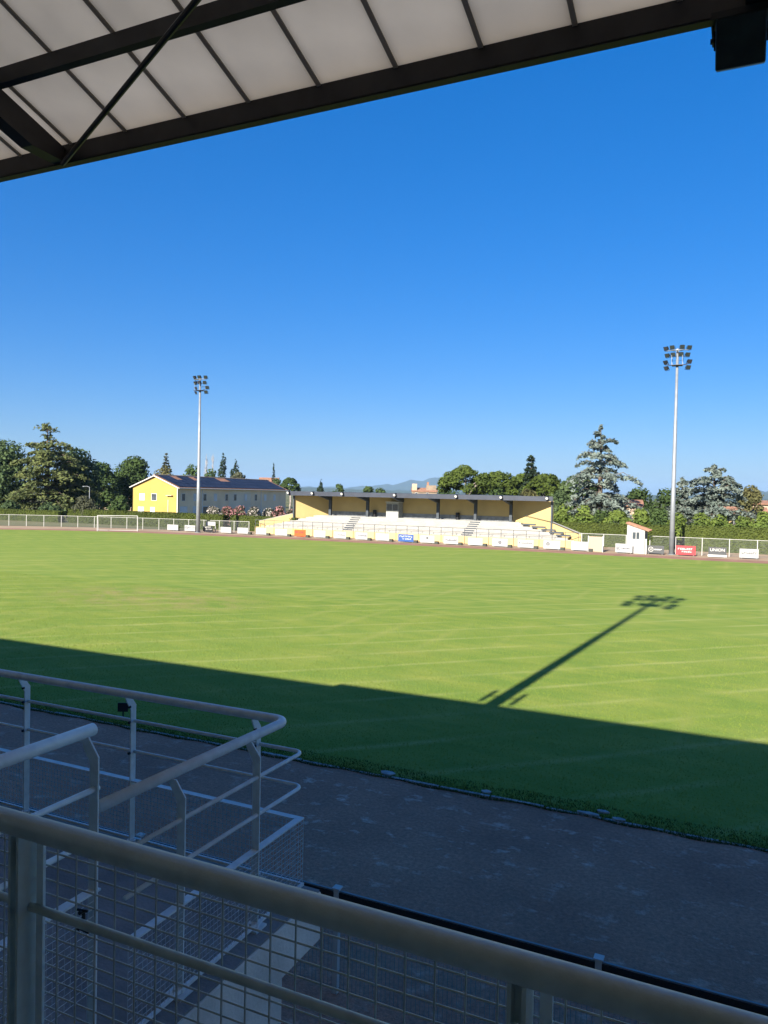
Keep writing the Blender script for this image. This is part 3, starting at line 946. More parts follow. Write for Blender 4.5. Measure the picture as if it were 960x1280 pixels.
MB().box((-.68, -.03, .02), (.68, .03, 1.55)).build('panel', M['cream'], bp_)
for s in (-1, 1):
    MB().box((s * .72 - .035, -.04, 0), (s * .72 + .035, .04, 1.6)).build('post', M['white_paint'], bp_)

# ------------------------------------------------------------------ small hut
hu = thing('hut', 'small white hut with sloping red tile roof between the boards and the fence', 'hut', (-9.45, 81.0, 0))
MB().extrude([(-.95, -.9, 0), (.75, -.9, 0), (.75, -.9, 2.35), (-.95, -.9, 2.92)], (0, 2.4, 0)).build('wall', M['board_white'], hu)
rfh = MB().extrude([(-1.08, -1.02, 2.97), (1.15, -1.02, 2.235), (1.15, -1.02, 2.31), (-1.08, -1.02, 3.05)], (0, 2.65, 0)).build('roof', M['tile'], hu)
for i in range(9):
    y = -1.0 + .29 * i
    MB().tube([(-1.08, y + .1, 3.05), (1.18, y + .1, 2.305)], .075, 6).build('tile_row', M['tile'], rfh)
wn = MB().box((-.40, -.93, 1.45), (.22, -.902, 2.12)).build('window', M['window'], hu)
MB().box((-.46, -.95, 1.39), (.28, -.931, 1.45)).build('sill', M['white_paint'], wn)
MB().box((-.10, -.945, 1.45), (-.05, -.931, 2.12)).build('mullion', M['white_paint'], wn)
MB().box((.752, -.5, .05), (.79, .3, 1.95)).build('door', M['stand_column'], hu)
MB().box((.80, -.95, 0), (.95, -.80, 1.5)).build('gate_post', M['white_paint'], hu)

# ------------------------------------------------------------------ boundary fence (white posts, wire mesh)
def fence(path, step, h, label, name='boundary_fence'):
    x0, y0 = path[0]
    t = thing(name, label, 'fence', (x0, y0, 0))
    pm_ = MB().tube([(0, 0, 0), (0, 0, h)], .034, 7).mesh('post', M['white_paint'])
    wires = MB()
    last = None
    for (ax, ay), (bx, by) in zip(path[:-1], path[1:]):
        L_ = math.hypot(bx - ax, by - ay)
        n = max(1, round(L_ / step))
        for i in range(n):
            p = (ax + (bx - ax) * i / n - x0, ay + (by - ay) * i / n - y0)
            q = (ax + (bx - ax) * (i + 1) / n - x0, ay + (by - ay) * (i + 1) / n - y0)
            link('post', pm_, t, (p[0], p[1], 0))
            MB().tube([(p[0], p[1], h - .03), (q[0], q[1], h - .03)], .02, 6).build('top_rail', M['white_paint'], t)
            for k in range(12):
                z = .08 + (h - .15) * k / 11
                wires.tube([(p[0], p[1], z), (q[0], q[1], z)], .0055, 3, False)
            for k in range(1, 24):
                f_ = k / 24
                x, y = p[0] + (q[0] - p[0]) * f_, p[1] + (q[1] - p[1]) * f_
                wires.tube([(x, y, .05), (x, y, h - .05)], .0045, 3, False)
        last = (bx - x0, by - y0)
    link('post', pm_, t, (last[0], last[1], 0))
    tag(wires.build('wire_mesh', M['galv'], t), kind='stuff')
    return t
fence([(-110, 50), (-104.5, 60), (-98, 67.5), (-90.5, 73.2), (-84, 76.2), (-77, 78.2), (-70, 79.6), (-61, 80.7), (-56.9, 81.4)], 2.15, 1.55, 'white post wire fence curving round the pitch end beside the goal')
fence([(-15.2, 81.9), (-10.7, 81.9)], 2.2, 1.75, 'short wire fence between the grandstand end and the white hut')
fence([(-8.4, 82.0), (26, 82.0)], 2.5, 1.75, 'white post wire fence running right from the hut behind the red board')

# ------------------------------------------------------------------ football goal, left
go = thing('football_goal', 'small white football goal frame standing by the curved fence', 'goal', (-71.5, 73.7, 0), R(40))
MB().tube([(-2.4, 0, 0), (-2.4, 0, 1.95)], .04, 8).build('goal_post', M['white_paint'], go)
MB().tube([(2.4, 0, 0), (2.4, 0, 1.95)], .04, 8).build('goal_post', M['white_paint'], go)
MB().tube([(-2.4, 0, 1.95), (2.4, 0, 1.95)], .04, 8).build('crossbar', M['white_paint'], go)
for s in (-2.4, 2.4):
    MB().tube([(s, 0, 1.92), (s, .7, 1.9), (s, 1.3, .05), (s, 0, .04)], .03, 6).build('side_frame', M['white_paint'], go)
MB().tube([(-2.4, 1.3, .05), (2.4, 1.3, .05)], .03, 6).build('back_bar', M['white_paint'], go)

# ------------------------------------------------------------------ houses
def at2(o, d, s, z): return None
yh = thing('yellow_house', 'long two storey house with bright yellow gable and dark solar panel roof', 'house', (-92.5, 110.0, 0), math.atan2(-4.55, 43.2) * -1 + 0)
# local frame: x along the gable (to the left = negative), y along the long facade
yh.rotation_euler.z = math.atan2(4.55, 43.2)
LY, WX, EV, RG = 43.5, 9.6, 5.75, 7.75
gab = MB().extrude([(-WX, 0, 0), (0, 0, 0), (0, 0, EV), (-WX / 2, 0, RG), (-WX, 0, EV)], (0, .3, 0))
gab.build('gable_wall', M['yellow_strong'], yh)
MB().box((-.3, .302, 0), (0, 18.0, EV)).build('facade_wall', M['facade_grey'], yh)
MB().box((-.3, 18.002, 0), (-.02, 27.0, EV)).build('facade_wall', M['facade_pale'], yh)
MB().box((-.3, 27.002, 0), (0, LY, EV)).build('facade_wall', M['facade_grey'], yh)
MB().box((-WX, .302, 0), (-WX + .3, LY, EV)).build('rear_wall', M['facade_grey'], yh)
MB().extrude([(-WX, LY, 0), (0, LY, 0), (0, LY, EV), (-WX / 2, LY, RG), (-WX, LY, EV)], (0, .3, 0)).build('gable_wall', M['facade_grey'], yh)
sl = (RG - EV) / (WX / 2)
roof = MB().extrude([(.45, -.35, EV - .45 * sl + .02), (-WX / 2, -.35, RG + .02), (-WX - .45, -.35, EV - .45 * sl + .02), (-WX - .45, -.35, EV - .45 * sl + .2), (-WX / 2, -.35, RG + .22), (.45, -.35, EV - .45 * sl + .2)], (0, LY + .9, 0)).build('roof', M['tile'], yh)
MB().tube([(-WX / 2, -.4, RG + .24), (-WX / 2, LY + .6, RG + .24)], .13, 8).build('ridge', M['cream'], roof)
for sx in (1, -1):
    a = (-WX / 2, -.42, RG + .06)
    b = (-WX / 2 + sx * (WX / 2 + .47), -.42, EV - .45 * sl + .06)
    MB().bar(a, b, .12, .16).build('verge_board', M['white_paint'], roof)
MB().tube([(.52, -.35, EV - .13), (.52, LY + .5, EV - .13)], .08, 8).build('gutter_or_shadow_lip', M['white_paint'], roof)
spm = MB()
s0, s1 = .05, .93
def rp(f_, y, o_=.26):  # point on the right roof slope
    x = -WX / 2 + f_ * (WX / 2 + .45)
    return (x, y, RG + .02 - (x + WX / 2) * sl + o_)
for j in range(22):
    y0 = .1 + j * 1.95
    for r_ in range(3):
        if r_ == 0 and j in (2, 5, 10, 11): continue
        fa, fb = .08 + r_ * .30, .08 + r_ * .30 + .285
        MB().add([rp(fa, y0), rp(fb, y0), rp(fb, y0 + 1.86), rp(fa, y0 + 1.86), rp(fa, y0, .30), rp(fb, y0, .30), rp(fb, y0 + 1.86, .30), rp(fa, y0 + 1.86, .30)],
                 [(3, 2, 1, 0), (4, 5, 6, 7), (0, 1, 5, 4), (1, 2, 6, 5), (2, 3, 7, 6), (3, 0, 4, 7)]).build('solar_panel', M['solar'], roof)
def win(parent, x, y, z, w_, h_, face, glass='window', frame=.09):
    """window proud of a wall; face 'g' gable (faces -y), 'f' facade (faces +x)"""
    if face == 'g':
        o = MB().box((x - w_ / 2 - frame, y - .05, z - frame), (x + w_ / 2 + frame, y - .002, z + h_ + frame)).build('window', M['white_paint'], parent)
        MB().box((x - w_ / 2, y - .07, z), (x + w_ / 2, y - .051, z + h_)).build('pane', M[glass], o)
    else:
        o = MB().box((x + .002, y - w_ / 2 - frame, z - frame), (x + .05, y + w_ / 2 + frame, z + h_ + frame)).build('window', M['shutter'], parent)
        MB().box((x + .051, y - w_ / 2, z), (x + .07, y + w_ / 2, z + h_)).build('pane', M[glass], o)
win(yh, -7.6, 0, 3.35, 1.0, 1.1, 'g', 'shutter'); win(yh, -5.0, 0, 3.35, 1.0, 1.15, 'g'); win(yh, -7.8, 0, .7, 1.1, 1.3, 'g', 'shutter'); win(yh, -5.3, 0, .7, .8, 1.3, 'g', 'shutter')
MB().box((-2.0, -.12, 0), (-1.88, -.002, 3.5)).build('drainpipe', M['facade_grey'], yh)
MB().box((-2.2, -.5, 4.25), (-1.0, -.002, 4.33)).build('awning_ledge', M['facade_grey'], yh)
MB().box((-.12, -.06, 0), (.05, -.002, EV - .2)).build('corner_trim', M['white_paint'], yh)
for k, y in enumerate((1.8, 5.6, 9.0, 12.8, 17.0, 20.4, 24.8, 29.2, 33.5, 38.0)):
    win(yh, 0, y, 3.35, .9, 1.25, 'f', 'shutter' if k in (1, 3, 6, 8, 9) else 'window')
for y, w_ in ((1.9, 2.2), (5.7, 1.4), (9.3, 1.8), (12.8, 1.0)):
    win(yh, 0, y, .3, w_, 1.9, 'f', 'shutter' if w_ != 1.8 else 'window')
for y in (8.0, 31.5):
    MB().box((.002, y, 0), (.1, y + .12, EV - .2)).build('pipe_or_edge_shade', M['shutter'], yh)

def house(name, label, x, y, rz, wx, wy, ev, rg, wall, wins=(), chimney=None):
    t = thing(name, label, 'house', (x, y, 0), rz)
    MB().extrude([(-wx / 2, -wy / 2, 0), (-wx / 2, wy / 2, 0), (-wx / 2, wy / 2, ev), (-wx / 2, 0, rg), (-wx / 2, -wy / 2, ev)], (wx, 0, 0)).build('wall', M[wall], t)
    s_ = (rg - ev) / (wy / 2)
    r_ = MB().extrude([(-wx / 2 - .3, -wy / 2 - .4, ev - .4 * s_ + .03), (-wx / 2 - .3, 0, rg + .03), (-wx / 2 - .3, wy / 2 + .4, ev - .4 * s_ + .03), (-wx / 2 - .3, wy / 2 + .4, ev - .4 * s_ + .2), (-wx / 2 - .3, 0, rg + .22), (-wx / 2 - .3, -wy / 2 - .4, ev - .4 * s_ + .2)], (wx + .6, 0, 0)).build('roof', M['tile'], t)
    for cx in (chimney or ()):
        MB().box((cx - .35, -.3, rg - .2), (cx + .35, .3, rg + 1.1)).box((cx - .42, -.37, rg + 1.1), (cx + .42, .37, rg + 1.2)).build('chimney', M[wall], r_)
    for wx_, wz in wins:
        win(t, wx_, -wy / 2, wz, .8, 1.1, 'g')
    return t
house('low_house', 'low house with long red tiled roof behind the olive tree', -136, 141, R(35), 9.5, 7, 2.6, 3.9, 'cream', ((-3, .9), (0, .9), (3, .9)), (-2.5, 3.2))
house('low_house', 'low white house with red roof left of the yellow house', -128.5, 144, R(35), 5, 6, 2.7, 3.8, 'white_paint', ((-1, .9),), (1.4,))
house('white_house', 'distant white house beside a thin cypress behind the solar roof', -140.5, 212, R(30), 6, 5, 8.4, 9.6, 'white_paint', ((-1.5, 6.5), (1.2, 6.5)))
hh = house('hill_house', 'distant pale house with terracotta roof and square turrets above the stand roof', -106, 262, R(24), 9, 8, 6.4, 7.6, 'hill_wall', ((-3, 4.8), (1, 4.8)))
MB().box((-4.6, -3.2, 0), (-2.8, -1.4, 9.2)).build('turret', M['cream'], hh)
MB().box((.6, -2.8, 0), (4.2, .6, 8.7)).build('turret', M['hill_wall'], hh)
MB().box((.8, -2.4, 8.702), (1.5, -1.7, 9.9)).build('chimney', M['tile'], hh)
house('pink_house', 'pink house with tiled roof beyond the broad blue cedar', 4.6, 131, R(4), 7.0, 7, 5.0, 5.4, 'cream', ((-2.2, 3.4), (0, 3.4)))
house('cream_house', 'cream house half hidden between the blue cedar and the shrubs', -14.6, 116, R(10), 2.6, 5, 4.4, 5.1, 'cream', ((-.8, 2.6),))
house('low_cream_house', 'low cream house behind the shrubs right of the second cedar', .2, 124, R(4), 5.5, 5, 3.6, 4.4, 'yellow', ((-1, 2.0),))

# ------------------------------------------------------------------ foliage
def leaf_quads(P, Nrm, size, rg, asp=1.5):
    """one rhombic leaf-cluster quad at every point, tilted about its normal"""
    n = len(P)
    Nrm = Nrm + rg.normal(0, .55, (n, 3))
    Nrm /= np.linalg.norm(Nrm, axis=1, keepdims=True) + 1e-9
    a = rg.normal(0, 1, (n, 3))
    T = np.cross(Nrm, a); T /= np.linalg.norm(T, axis=1, keepdims=True) + 1e-9
    B = np.cross(Nrm, T)
    s = (size * rg.uniform(.55, 1.35, n))[:, None]
    V = np.stack([P - T * s * asp * .5, P - B * s * .42 + T * s * .1, P + T * s * asp * .5, P + B * s * .42 + T * s * .1], 1)
    return V

def cloud(lobes, count, size, seed, flat=0.0, bottom=None):
    """leaf quads spread through the shells of ellipsoid lobes (x,y,z,rx,ry,rz)"""
    rg = np.random.default_rng(seed)
    lob = np.array(lobes, float)
    wgt = lob[:, 3] * lob[:, 4] + lob[:, 3] * lob[:, 5]
    ids = rg.choice(len(lob), count, p=wgt / wgt.sum())
    d = rg.normal(0, 1, (count, 3)); d /= np.linalg.norm(d, axis=1, keepdims=True)
    rad = 1 - np.abs(rg.normal(0, .16, count))
    rad = np.where(rg.random(count) < .12, rg.uniform(.9, 1.18, count), rad)
    P = lob[ids, :3] + d * lob[ids, 3:] * rad[:, None]
    if bottom is not None:
        P[:, 2] = np.maximum(P[:, 2], bottom + rg.uniform(0, .4, count))
    N_ = d.copy(); N_[:, 2] += .35 + flat
    return leaf_quads(P, N_, size, rg)

def quads_mesh(name, Vq, mt):
    V = Vq.reshape(-1, 3)
    Q = np.arange(len(V)).reshape(-1, 4)
    return np_mesh(name, V, Q, mt)

def limbs(mb, base_r, h0, targets, rg, trunk_top=None):
    """tapered trunk and limbs reaching to targets"""
    tt = trunk_top or h0
    mb.tube([(0, 0, -.05), (.04 * h0, .02 * h0, h0 * .5), (0, .03 * h0, tt)], [base_r * 1.25, base_r, base_r * .75], 8)
    for (x, y, z) in targets:
        f_ = rg.uniform(.55, 1.0)
        s = Vector((0, .03 * h0 * f_, tt * f_))
        e = Vector((x, y, z))
        mid = s.lerp(e, .5) + Vector((rg.uniform(-.2, .2), rg.uniform(-.2, .2), .12 * (e - s).length))
        mb.tube([s, mid, e], [base_r * .5, base_r * .32, base_r * .1], 6)
    return mb

def rlobes(rg, n, rx, ry, z0, z1, lr, top=1.0):
    out = []
    for i in range(n):
        t = rg.uniform(0, 1)
        z = z0 + (z1 - z0) * t
        prof = math.sin(math.pi * min(max((z - z0) / (z1 - z0 + 1e-6), 0), 1) * .82 + .45)
        a = rg.uniform(0, 2 * math.pi)
        q = math.sqrt(rg.uniform(.15, 1)) * max(prof, .25)
        s = lr * rg.uniform(.7, 1.25)
        out.append((rx * q * math.cos(a), ry * q * math.sin(a), z, s, s, s * .8))
    return out

TREE = [0]
def tree(name, label, x, y, lobes, count, size, leaf, trunk_h, trunk_r, bark='bark', cat='tree', group=None, flat=0.0, seed=None, bottom=None):
    TREE[0] += 1
    seed = seed or 100 + TREE[0]
    rg = random.Random(seed)
    t = thing(name, label, cat, (x, y, 0), 0, group)
    tg = [l[:3] for l in rg.sample(lobes, min(7, len(lobes)))]
    limbs(MB(), trunk_r, trunk_h, tg, rg).build('trunk', M[bark], t, smooth=True)
    link('crown', quads_mesh('crown', cloud(lobes, count, size, seed, flat, bottom), M[leaf]), t)
    return t

def broad(name, label, x, y, h, hw, leaf, z0f=.25, n=26, count=4200, size=.42, seed=1, lr=None, trunk=.22, cat='tree', group=None, bark='bark'):
    rg = random.Random(seed)
    lr = lr or hw * .36
    lob = rlobes(rg, n, hw - lr * .8, hw - lr * .8, h * z0f + lr * .6, h - lr * .8, lr)
    lob.append((0, 0, h - lr * .85, lr, lr, lr * .85))
    lob.append((0, 0, h * (z0f + 1) * .5, hw * .6, hw * .6, h * (1 - z0f) * .36))
    return tree(name, label, x, y, lob, count, size, leaf, h * max(.35, z0f + .15), trunk, bark, cat, group, seed=seed)

def cedar(name, label, x, y, h, hw, leaf, seed, tiers=13, z0=1.2, count=5200, size=.30, bare_top=None, spread=1.0, droop=.22, per=7, power=.72, vary=.62):
    """layered branches: each a flat spray of needle plates along a limb"""
    rg = random.Random(seed); ng = np.random.default_rng(seed)
    t = thing(name, label, 'tree', (x, y, 0))
    mb = MB().tube([(0, 0, -.05), (.08, 0, h * .5), (.0, 0, h * .97)], [hw * .085, hw * .05, .03], 8)
    Ps, Ns = [], []
    br = []
    for i in range(tiers):
        f_ = i / (tiers - 1)
        z = z0 + (h - z0 - .35) * f_ ** .92
        L_ = hw * (1 - f_) ** power * rg.uniform(.78, 1.1) + .35
        if bare_top and f_ > bare_top: L_ = hw * .30 * rg.uniform(.5, 1.2) * (1.35 - f_)/.45
        nb = max(4, int(per * (1 - f_ * .35)))
        a0 = rg.uniform(0, 6.28)
        for b in range(nb):
            a = a0 + 6.283 * b / nb + rg.uniform(-.35, .35)
            l = L_ * rg.uniform(vary, 1.15)
            br.append((a, z + rg.uniform(-.3, .3), l, f_))
    tot = sum(b[2] for b in br)
    for a, z, l, f_ in br:
        ca, sa = math.cos(a), math.sin(a)
        lift = .30 * l * (.3 + f_)
        pe = (l * ca, l * sa, z + lift - droop * l)
        pm2 = (l * .55 * ca, l * .55 * sa, z + lift * .75)
        mb.tube([(0, 0, z - .1), pm2, pe], [.07, .045, .015], 5, False)
        k = max(10, int(count * l / tot * (.35 if (bare_top and f_ > bare_top) else 1)))
        s = ng.uniform(.18, 1.0, k) ** .8
        wd = .34 * l * (1 - .55 * s) * ng.uniform(-1, 1, k)
        X_ = s * l * ca - wd * sa
        Y_ = s * l * sa + wd * ca
        Z_ = z + lift * np.minimum(1, s * 1.4) * (1 - .0 * s) - droop * l * s ** 2 - np.abs(wd) * .25 + ng.normal(0, .09 + .012 * l, k)
        Ps.append(np.stack([X_, Y_, Z_], -1))
        nn = np.zeros((k, 3)); nn[:, 2] = 1; nn[:, 0] = .35 * ca; nn[:, 1] = .35 * sa
        Ns.append(nn)
    mb.build('trunk', M['bark'], t, smooth=True)
    P, Nn = np.concatenate(Ps), np.concatenate(Ns)
    link('crown', quads_mesh('crown', leaf_quads(P, Nn, size, ng, 1.7), M[leaf]), t)
    return t

def column_tree(name, label, x, y, h, hw, leaf, seed, count=1500, size=.34, z0=.8, tip=.35, cat='tree'):
    rg = random.Random(seed)
    lob = []
    n = max(7, int(h / (hw * .75)))
    for i in range(n):
        f_ = i / (n - 1)
        r = hw * (1 - tip * f_ ** 1.6) * (1 - max(0, f_ - .75) * 2.6) * rg.uniform(.8, 1.05)
        lob.append((rg.uniform(-.2, .2) * hw, rg.uniform(-.2, .2) * hw, z0 + (h - z0) * f_ - .3, max(r, .18), max(r, .18), h / n * .85))
    return tree(name, label, x, y, lob, count, size, leaf, h * .5, hw * .12, seed=seed, cat=cat)

def umbrella(name, label, x, y, h, hw, seed, count=5200, size=.30, leaf='leaf_pine'):
    rg = random.Random(seed)
    lob = []
    th = h * .36
    for i in range(64):
        a = rg.uniform(0, 6.283); q = math.sqrt(rg.uniform(0, 1))
        zz = h - .55 - th * (q ** 2.2) * .85 - rg.uniform(0, .5)
        s = hw * rg.uniform(.13, .22)
        lob.append(((hw - s) * q * math.cos(a), (hw - s) * q * math.sin(a), zz, s, s, s * .62))
    return tree(name, label, x, y, lob, count, size, leaf, h * .55, .26, 'bark_pale', group=None, flat=.5, seed=seed)

# left group
broad('holm_oak', 'large dark round oak beside the crooked top cedar behind the curved fence', -119.0, 95, 13.5, 7.4, 'leaf_oak', .04, 52, 11000, .42, 11)
broad('holm_oak', 'dark oak beyond the large round oak, farther from the cedar', -131.0, 97, 13.8, 7.4, 'leaf_oak', .04, 46, 9000, .42, 12)
cedar('cedar', 'dark green cedar with sparse crooked top above the oaks', -112.2, 98.5, 16.5, 8.0, 'leaf_cedar', 21, tiers=15, z0=1.0, count=15000, size=.38, bare_top=.72, per=11, power=.34, vary=.45)
broad('oak', 'dark oak just right of the crooked top cedar', -114.0, 107, 12.9, 6.2, 'leaf_oak', .04, 46, 10000, .42, 13)
broad('oak', 'medium oak between the dark oaks and the red roofed house', -125.5, 125, 10.9, 4.6, 'leaf_green', .04, 32, 6000, .42, 14)
broad('oak', 'broad green oak standing behind the low red roofed house', -126.6, 135, 12.9, 6.2, 'leaf_green', .04, 44, 9000, .44, 15)
broad('olive_tree', 'grey green olive tree by the fence before the dark cedar', -91.6, 87.5, 4.2, 2.4, 'leaf_olive', .15, 24, 3600, .26, 16, trunk=.14)
broad('round_shrub', 'dark rounded shrub left of the yellow house gable', -97.6, 101, 4.2, 2.4, 'leaf_green', .02, 22, 3000, .28, 17, trunk=.1, cat='shrub')
for i, (x, y, h, hw) in enumerate(((-104.5, 92, 3.0, 1.9), (-108.5, 88, 3.2, 2.0), (-101, 90.5, 2.4, 1.6))):
    broad('shrub', ['low dark shrub under the cedar by the fence', 'dark shrub under the large oak by the fence', 'small dark shrub right of the cedar trunk'][i], x, y, h, hw, 'leaf_oak', .0, 14, 1500, .3, 18 + i, trunk=.08, cat='shrub')
# behind the yellow house
cedar('fir_tree', 'thin dry topped fir rising behind the yellow gable', -164.5, 190, 16.6, 2.7, 'leaf_olive', 31, tiers=14, z0=3, count=2200, size=.42, droop=.1, per=5)
broad('tree', 'yellowish round tree behind the left part of the solar roof', -159.5, 184, 12.6, 5.0, 'leaf_dry', .1, 20, 2600, .5, 32)
broad('tree', 'green tree behind the mast above the solar roof', -154.3, 190, 13.2, 4.6, 'leaf_green', .1, 20, 2600, .5, 33)
broad('tree', 'low green tree left of the two poplars', -148.6, 192, 12.0, 4.4, 'leaf_green', .1, 20, 2400, .5, 34)
column_tree('poplar', 'taller dark poplar behind the solar roof', -150.1, 200, 16.7, 1.7, 'leaf_dark', 35, 2000, .42, 2)
column_tree('poplar', 'shorter dark poplar behind the solar roof', -145.3, 200, 14.4, 2.0, 'leaf_dark', 36, 2000, .42, 2)
broad('tree', 'low olive green tree right of the shorter poplar', -136.5, 190, 11.0, 4.6, 'leaf_olive', .1, 20, 2400, .5, 37)
broad('tree', 'small olive green tree left of the white house', -140.8, 195, 11.0, 3.8, 'leaf_olive', .1, 18, 1800, .5, 38)
column_tree('cypress', 'slim dark pointed cypress beside the distant white house', -131.1, 200, 14.0, .95, 'leaf_dark', 39, 1300, .34, .5, .75)
umbrella('umbrella_pine', 'small round pine right of the solar roof', -109.4, 175, 9.7, 3.0, 41, 2600, .4, 'leaf_green')
broad('tree', 'dark bush between the cypress and the small round pine', -115.2, 178, 9.0, 2.4, 'leaf_oak', .05, 16, 1600, .42, 42)
for i, (x, dx) in enumerate(((-160.7, 0), (-158.0, 1))):
    t = thing('bare_poplar', ['bare grey leafless poplar nearer the mast', 'bare grey leafless poplar nearer the taller dark poplar'][i], 'tree', (x, 205, 0), 0, 'two bare poplars')
    rgb = random.Random(60 + i)
    mb = MB().tube([(0, 0, 0), (0, 0, 9), (.1, 0, 17.3)], [.28, .2, .03], 6)
    mb.build('trunk', M['twig'], t)
    mb = MB()
    for k in range(46):
        z = rgb.uniform(6, 16.4); a = rgb.uniform(0, 6.28); l = rgb.uniform(.6, 1.9) * (1.15 - z / 22)
        mb.tube([(0, 0, z), (.5 * l * math.cos(a), .5 * l * math.sin(a), z + l * .6), (.75 * l * math.cos(a), .75 * l * math.sin(a), z + l * 1.5)], [.06, .05, .02], 4, False)
    mb.build('branches', M['twig'], t)
# treetops over the far roof
for i, (x, y, h, hw) in enumerate(((-108.6, 190, 8.6, 2.2), (-102.6, 190, 7.9, 2.6), (-93.6, 190, 7.4, 2.6), (-97, 205, 7.2, 4.0), (-84, 230, 7.2, 5.0), (-90, 240, 7.4, 5.0))):
    lab = ['narrow treetop above the left end of the far roof', 'round treetop right of the narrow one above the far roof', 'small flat treetop above the middle of the far roof', 'broad low treetop far behind the roof', 'low distant treetop left of the house with turrets', 'low distant tree right of the small flat treetop'][i]
    (column_tree if i == 0 else broad)(*(('tree', lab, x, y, h, hw * .6, 'leaf_dark', 70) if i == 0 else ('tree', lab, x, y, h, hw, 'leaf_green', .1, 14, 1200, .5, 70 + i)))
# right group
umbrella('umbrella_pine', 'large bright umbrella pine above the right half of the far roof', -41.2, 120, 10.4, 5.4, 51, 10500, .30)
umbrella('umbrella_pine', 'umbrella pine right of the large one, lower and flatter', -37.6, 126, 9.7, 5.2, 52, 8500, .30)
umbrella('umbrella_pine', 'umbrella pine directly left of the dark pointed fir', -34.4, 131, 9.7, 4.6, 53, 7000, .30)
cedar('fir_tree', 'small dark pointed fir above the umbrella pines', -31.5, 124, 12.0, 2.2, 'leaf_dark', 54, tiers=18, z0=3, count=3600, size=.34, droop=.12, per=8)
umbrella('umbrella_pine', 'umbrella pine right of the dark pointed fir', -28.6, 122, 9.4, 4.2, 55, 6400, .30)
umbrella('umbrella_pine', 'umbrella pine beside the blue cedar', -24.6, 129, 9.4, 4.4, 56, 6400, .30, 'leaf_green')
broad('oak', 'olive tree right above the far stand end', -27.8, 108, 6.6, 3.0, 'leaf_dry', .05, 22, 3400, .32, 57)
broad('oak', 'dark oak below the umbrella pines behind the stand', -33.5, 112, 6.6, 3.4, 'leaf_green', .05, 22, 3400, .32, 58)
broad('oak', 'dark leafy tree left of the blue cedar', -23.2, 111, 7.6, 2.6, 'leaf_oak', .05, 22, 3400, .32, 59)
cedar('blue_cedar', 'tall blue grey cedar with layered branches rising behind the hut', -17.5, 106, 15.1, 6.4, 'leaf_blue', 61, tiers=14, z0=1.6, count=12500, size=.30, per=7, droop=.34, vary=.45, power=.62)
broad('tree', 'dark green tree right of the tall blue cedar', -14.6, 124, 7.3, 3.8, 'leaf_green', .05, 20, 2800, .34, 62)
broad('tree', 'round green tree left of the right mast', -10.4, 123, 7.1, 3.8, 'leaf_green', .05, 20, 2800, .34, 63)
cedar('blue_cedar', 'small blue grey cedar beside the right floodlight mast', -7.2, 107, 8.5, 2.4, 'leaf_blue', 64, tiers=11, z0=1.0, count=4200, size=.28, per=7, droop=.3)
cedar('blue_cedar', 'broad blue grey cedar right of the floodlight mast', -3.4, 108, 10.2, 5.6, 'leaf_blue', 65, tiers=11, z0=1.2, count=10500, size=.30, per=8, droop=.28, vary=.45, power=.5)
broad('tree', 'round dark olive tree right of the broad blue cedar', .9, 117, 7.7, 2.4, 'leaf_dry', .05, 22, 3000, .32, 66)
broad('tree', 'green tree standing beyond the pink house', 8.6, 124, 6.8, 3.0, 'leaf_green', .05, 20, 2600, .34, 67)

# row of pale green shrubs behind the right hedge
labs = ['beside the end of the far grandstand', 'second from the far grandstand', 'third from the far grandstand', 'below the tall blue cedar', 'right of the tall blue cedar', 'behind the white hut', 'between hut and mast', 'just left of the right mast', 'just right of the right mast', 'below the broad blue cedar', 'under the right side of the broad cedar', 'before the low cream house', 'close by the pink house']
for i, lab in enumerate(labs):
    x = -21.5 + 2.15 * i + random.uniform(-.3, .3)
    y = 93.4 + random.uniform(-.5, .7)
    h = 4.3 + random.uniform(-.45, .4) - (.2 if i > 8 else 0)
    broad('shrub', 'light green shrub behind the hedge, ' + lab, x, y, h, 1.95, 'leaf_light' if i > 6 or i % 3 else 'leaf_green', .0, 18, 2300, .25, 200 + i, trunk=.07, cat='shrub', group='shrubs behind the right hedge')
# oleanders along the yellow house
ol = [(-71.0, 'flower_white'), (-68.6, 'flower_pink'), (-66.4, 'flower_pink'), (-64.0, 'flower_white'), (-61.6, 'flower_white'), (-59.6, 'flower_pink'), (-57.4, 'flower_pink')]
ol_lab = ['white flowering oleander before the house facade, at the end of the row nearest the mast', 'pink oleander right of the first white oleander', 'second pink oleander, beside the hedge gap', 'white oleander between the pink ones', 'large white oleander near the stand', 'pinkish oleander left of the stand wing', 'faded pink oleander beside the stand wing']
for i, (x, fl_) in enumerate(ol):
    rg = random.Random(300 + i)
    hx = 3.1 + rg.uniform(-.3, .4) + (.3 if i > 2 else 0)
    lob = rlobes(rg, 16, 1.0, .8, .5, hx - .4, .55)
    t = tree('oleander', ol_lab[i], x, 92.5, lob, 1500, .24, 'leaf_olive', 1.2, .05, cat='shrub', group='oleanders along the house', seed=300 + i)
    link('blossom', quads_mesh('blossom', cloud([(a, b, c, r * 1.06, r2_ * 1.06, q * 1.06) for a, b, c, r, r2_, q in lob], 1000, .20, 330 + i), M[fl_]), t)

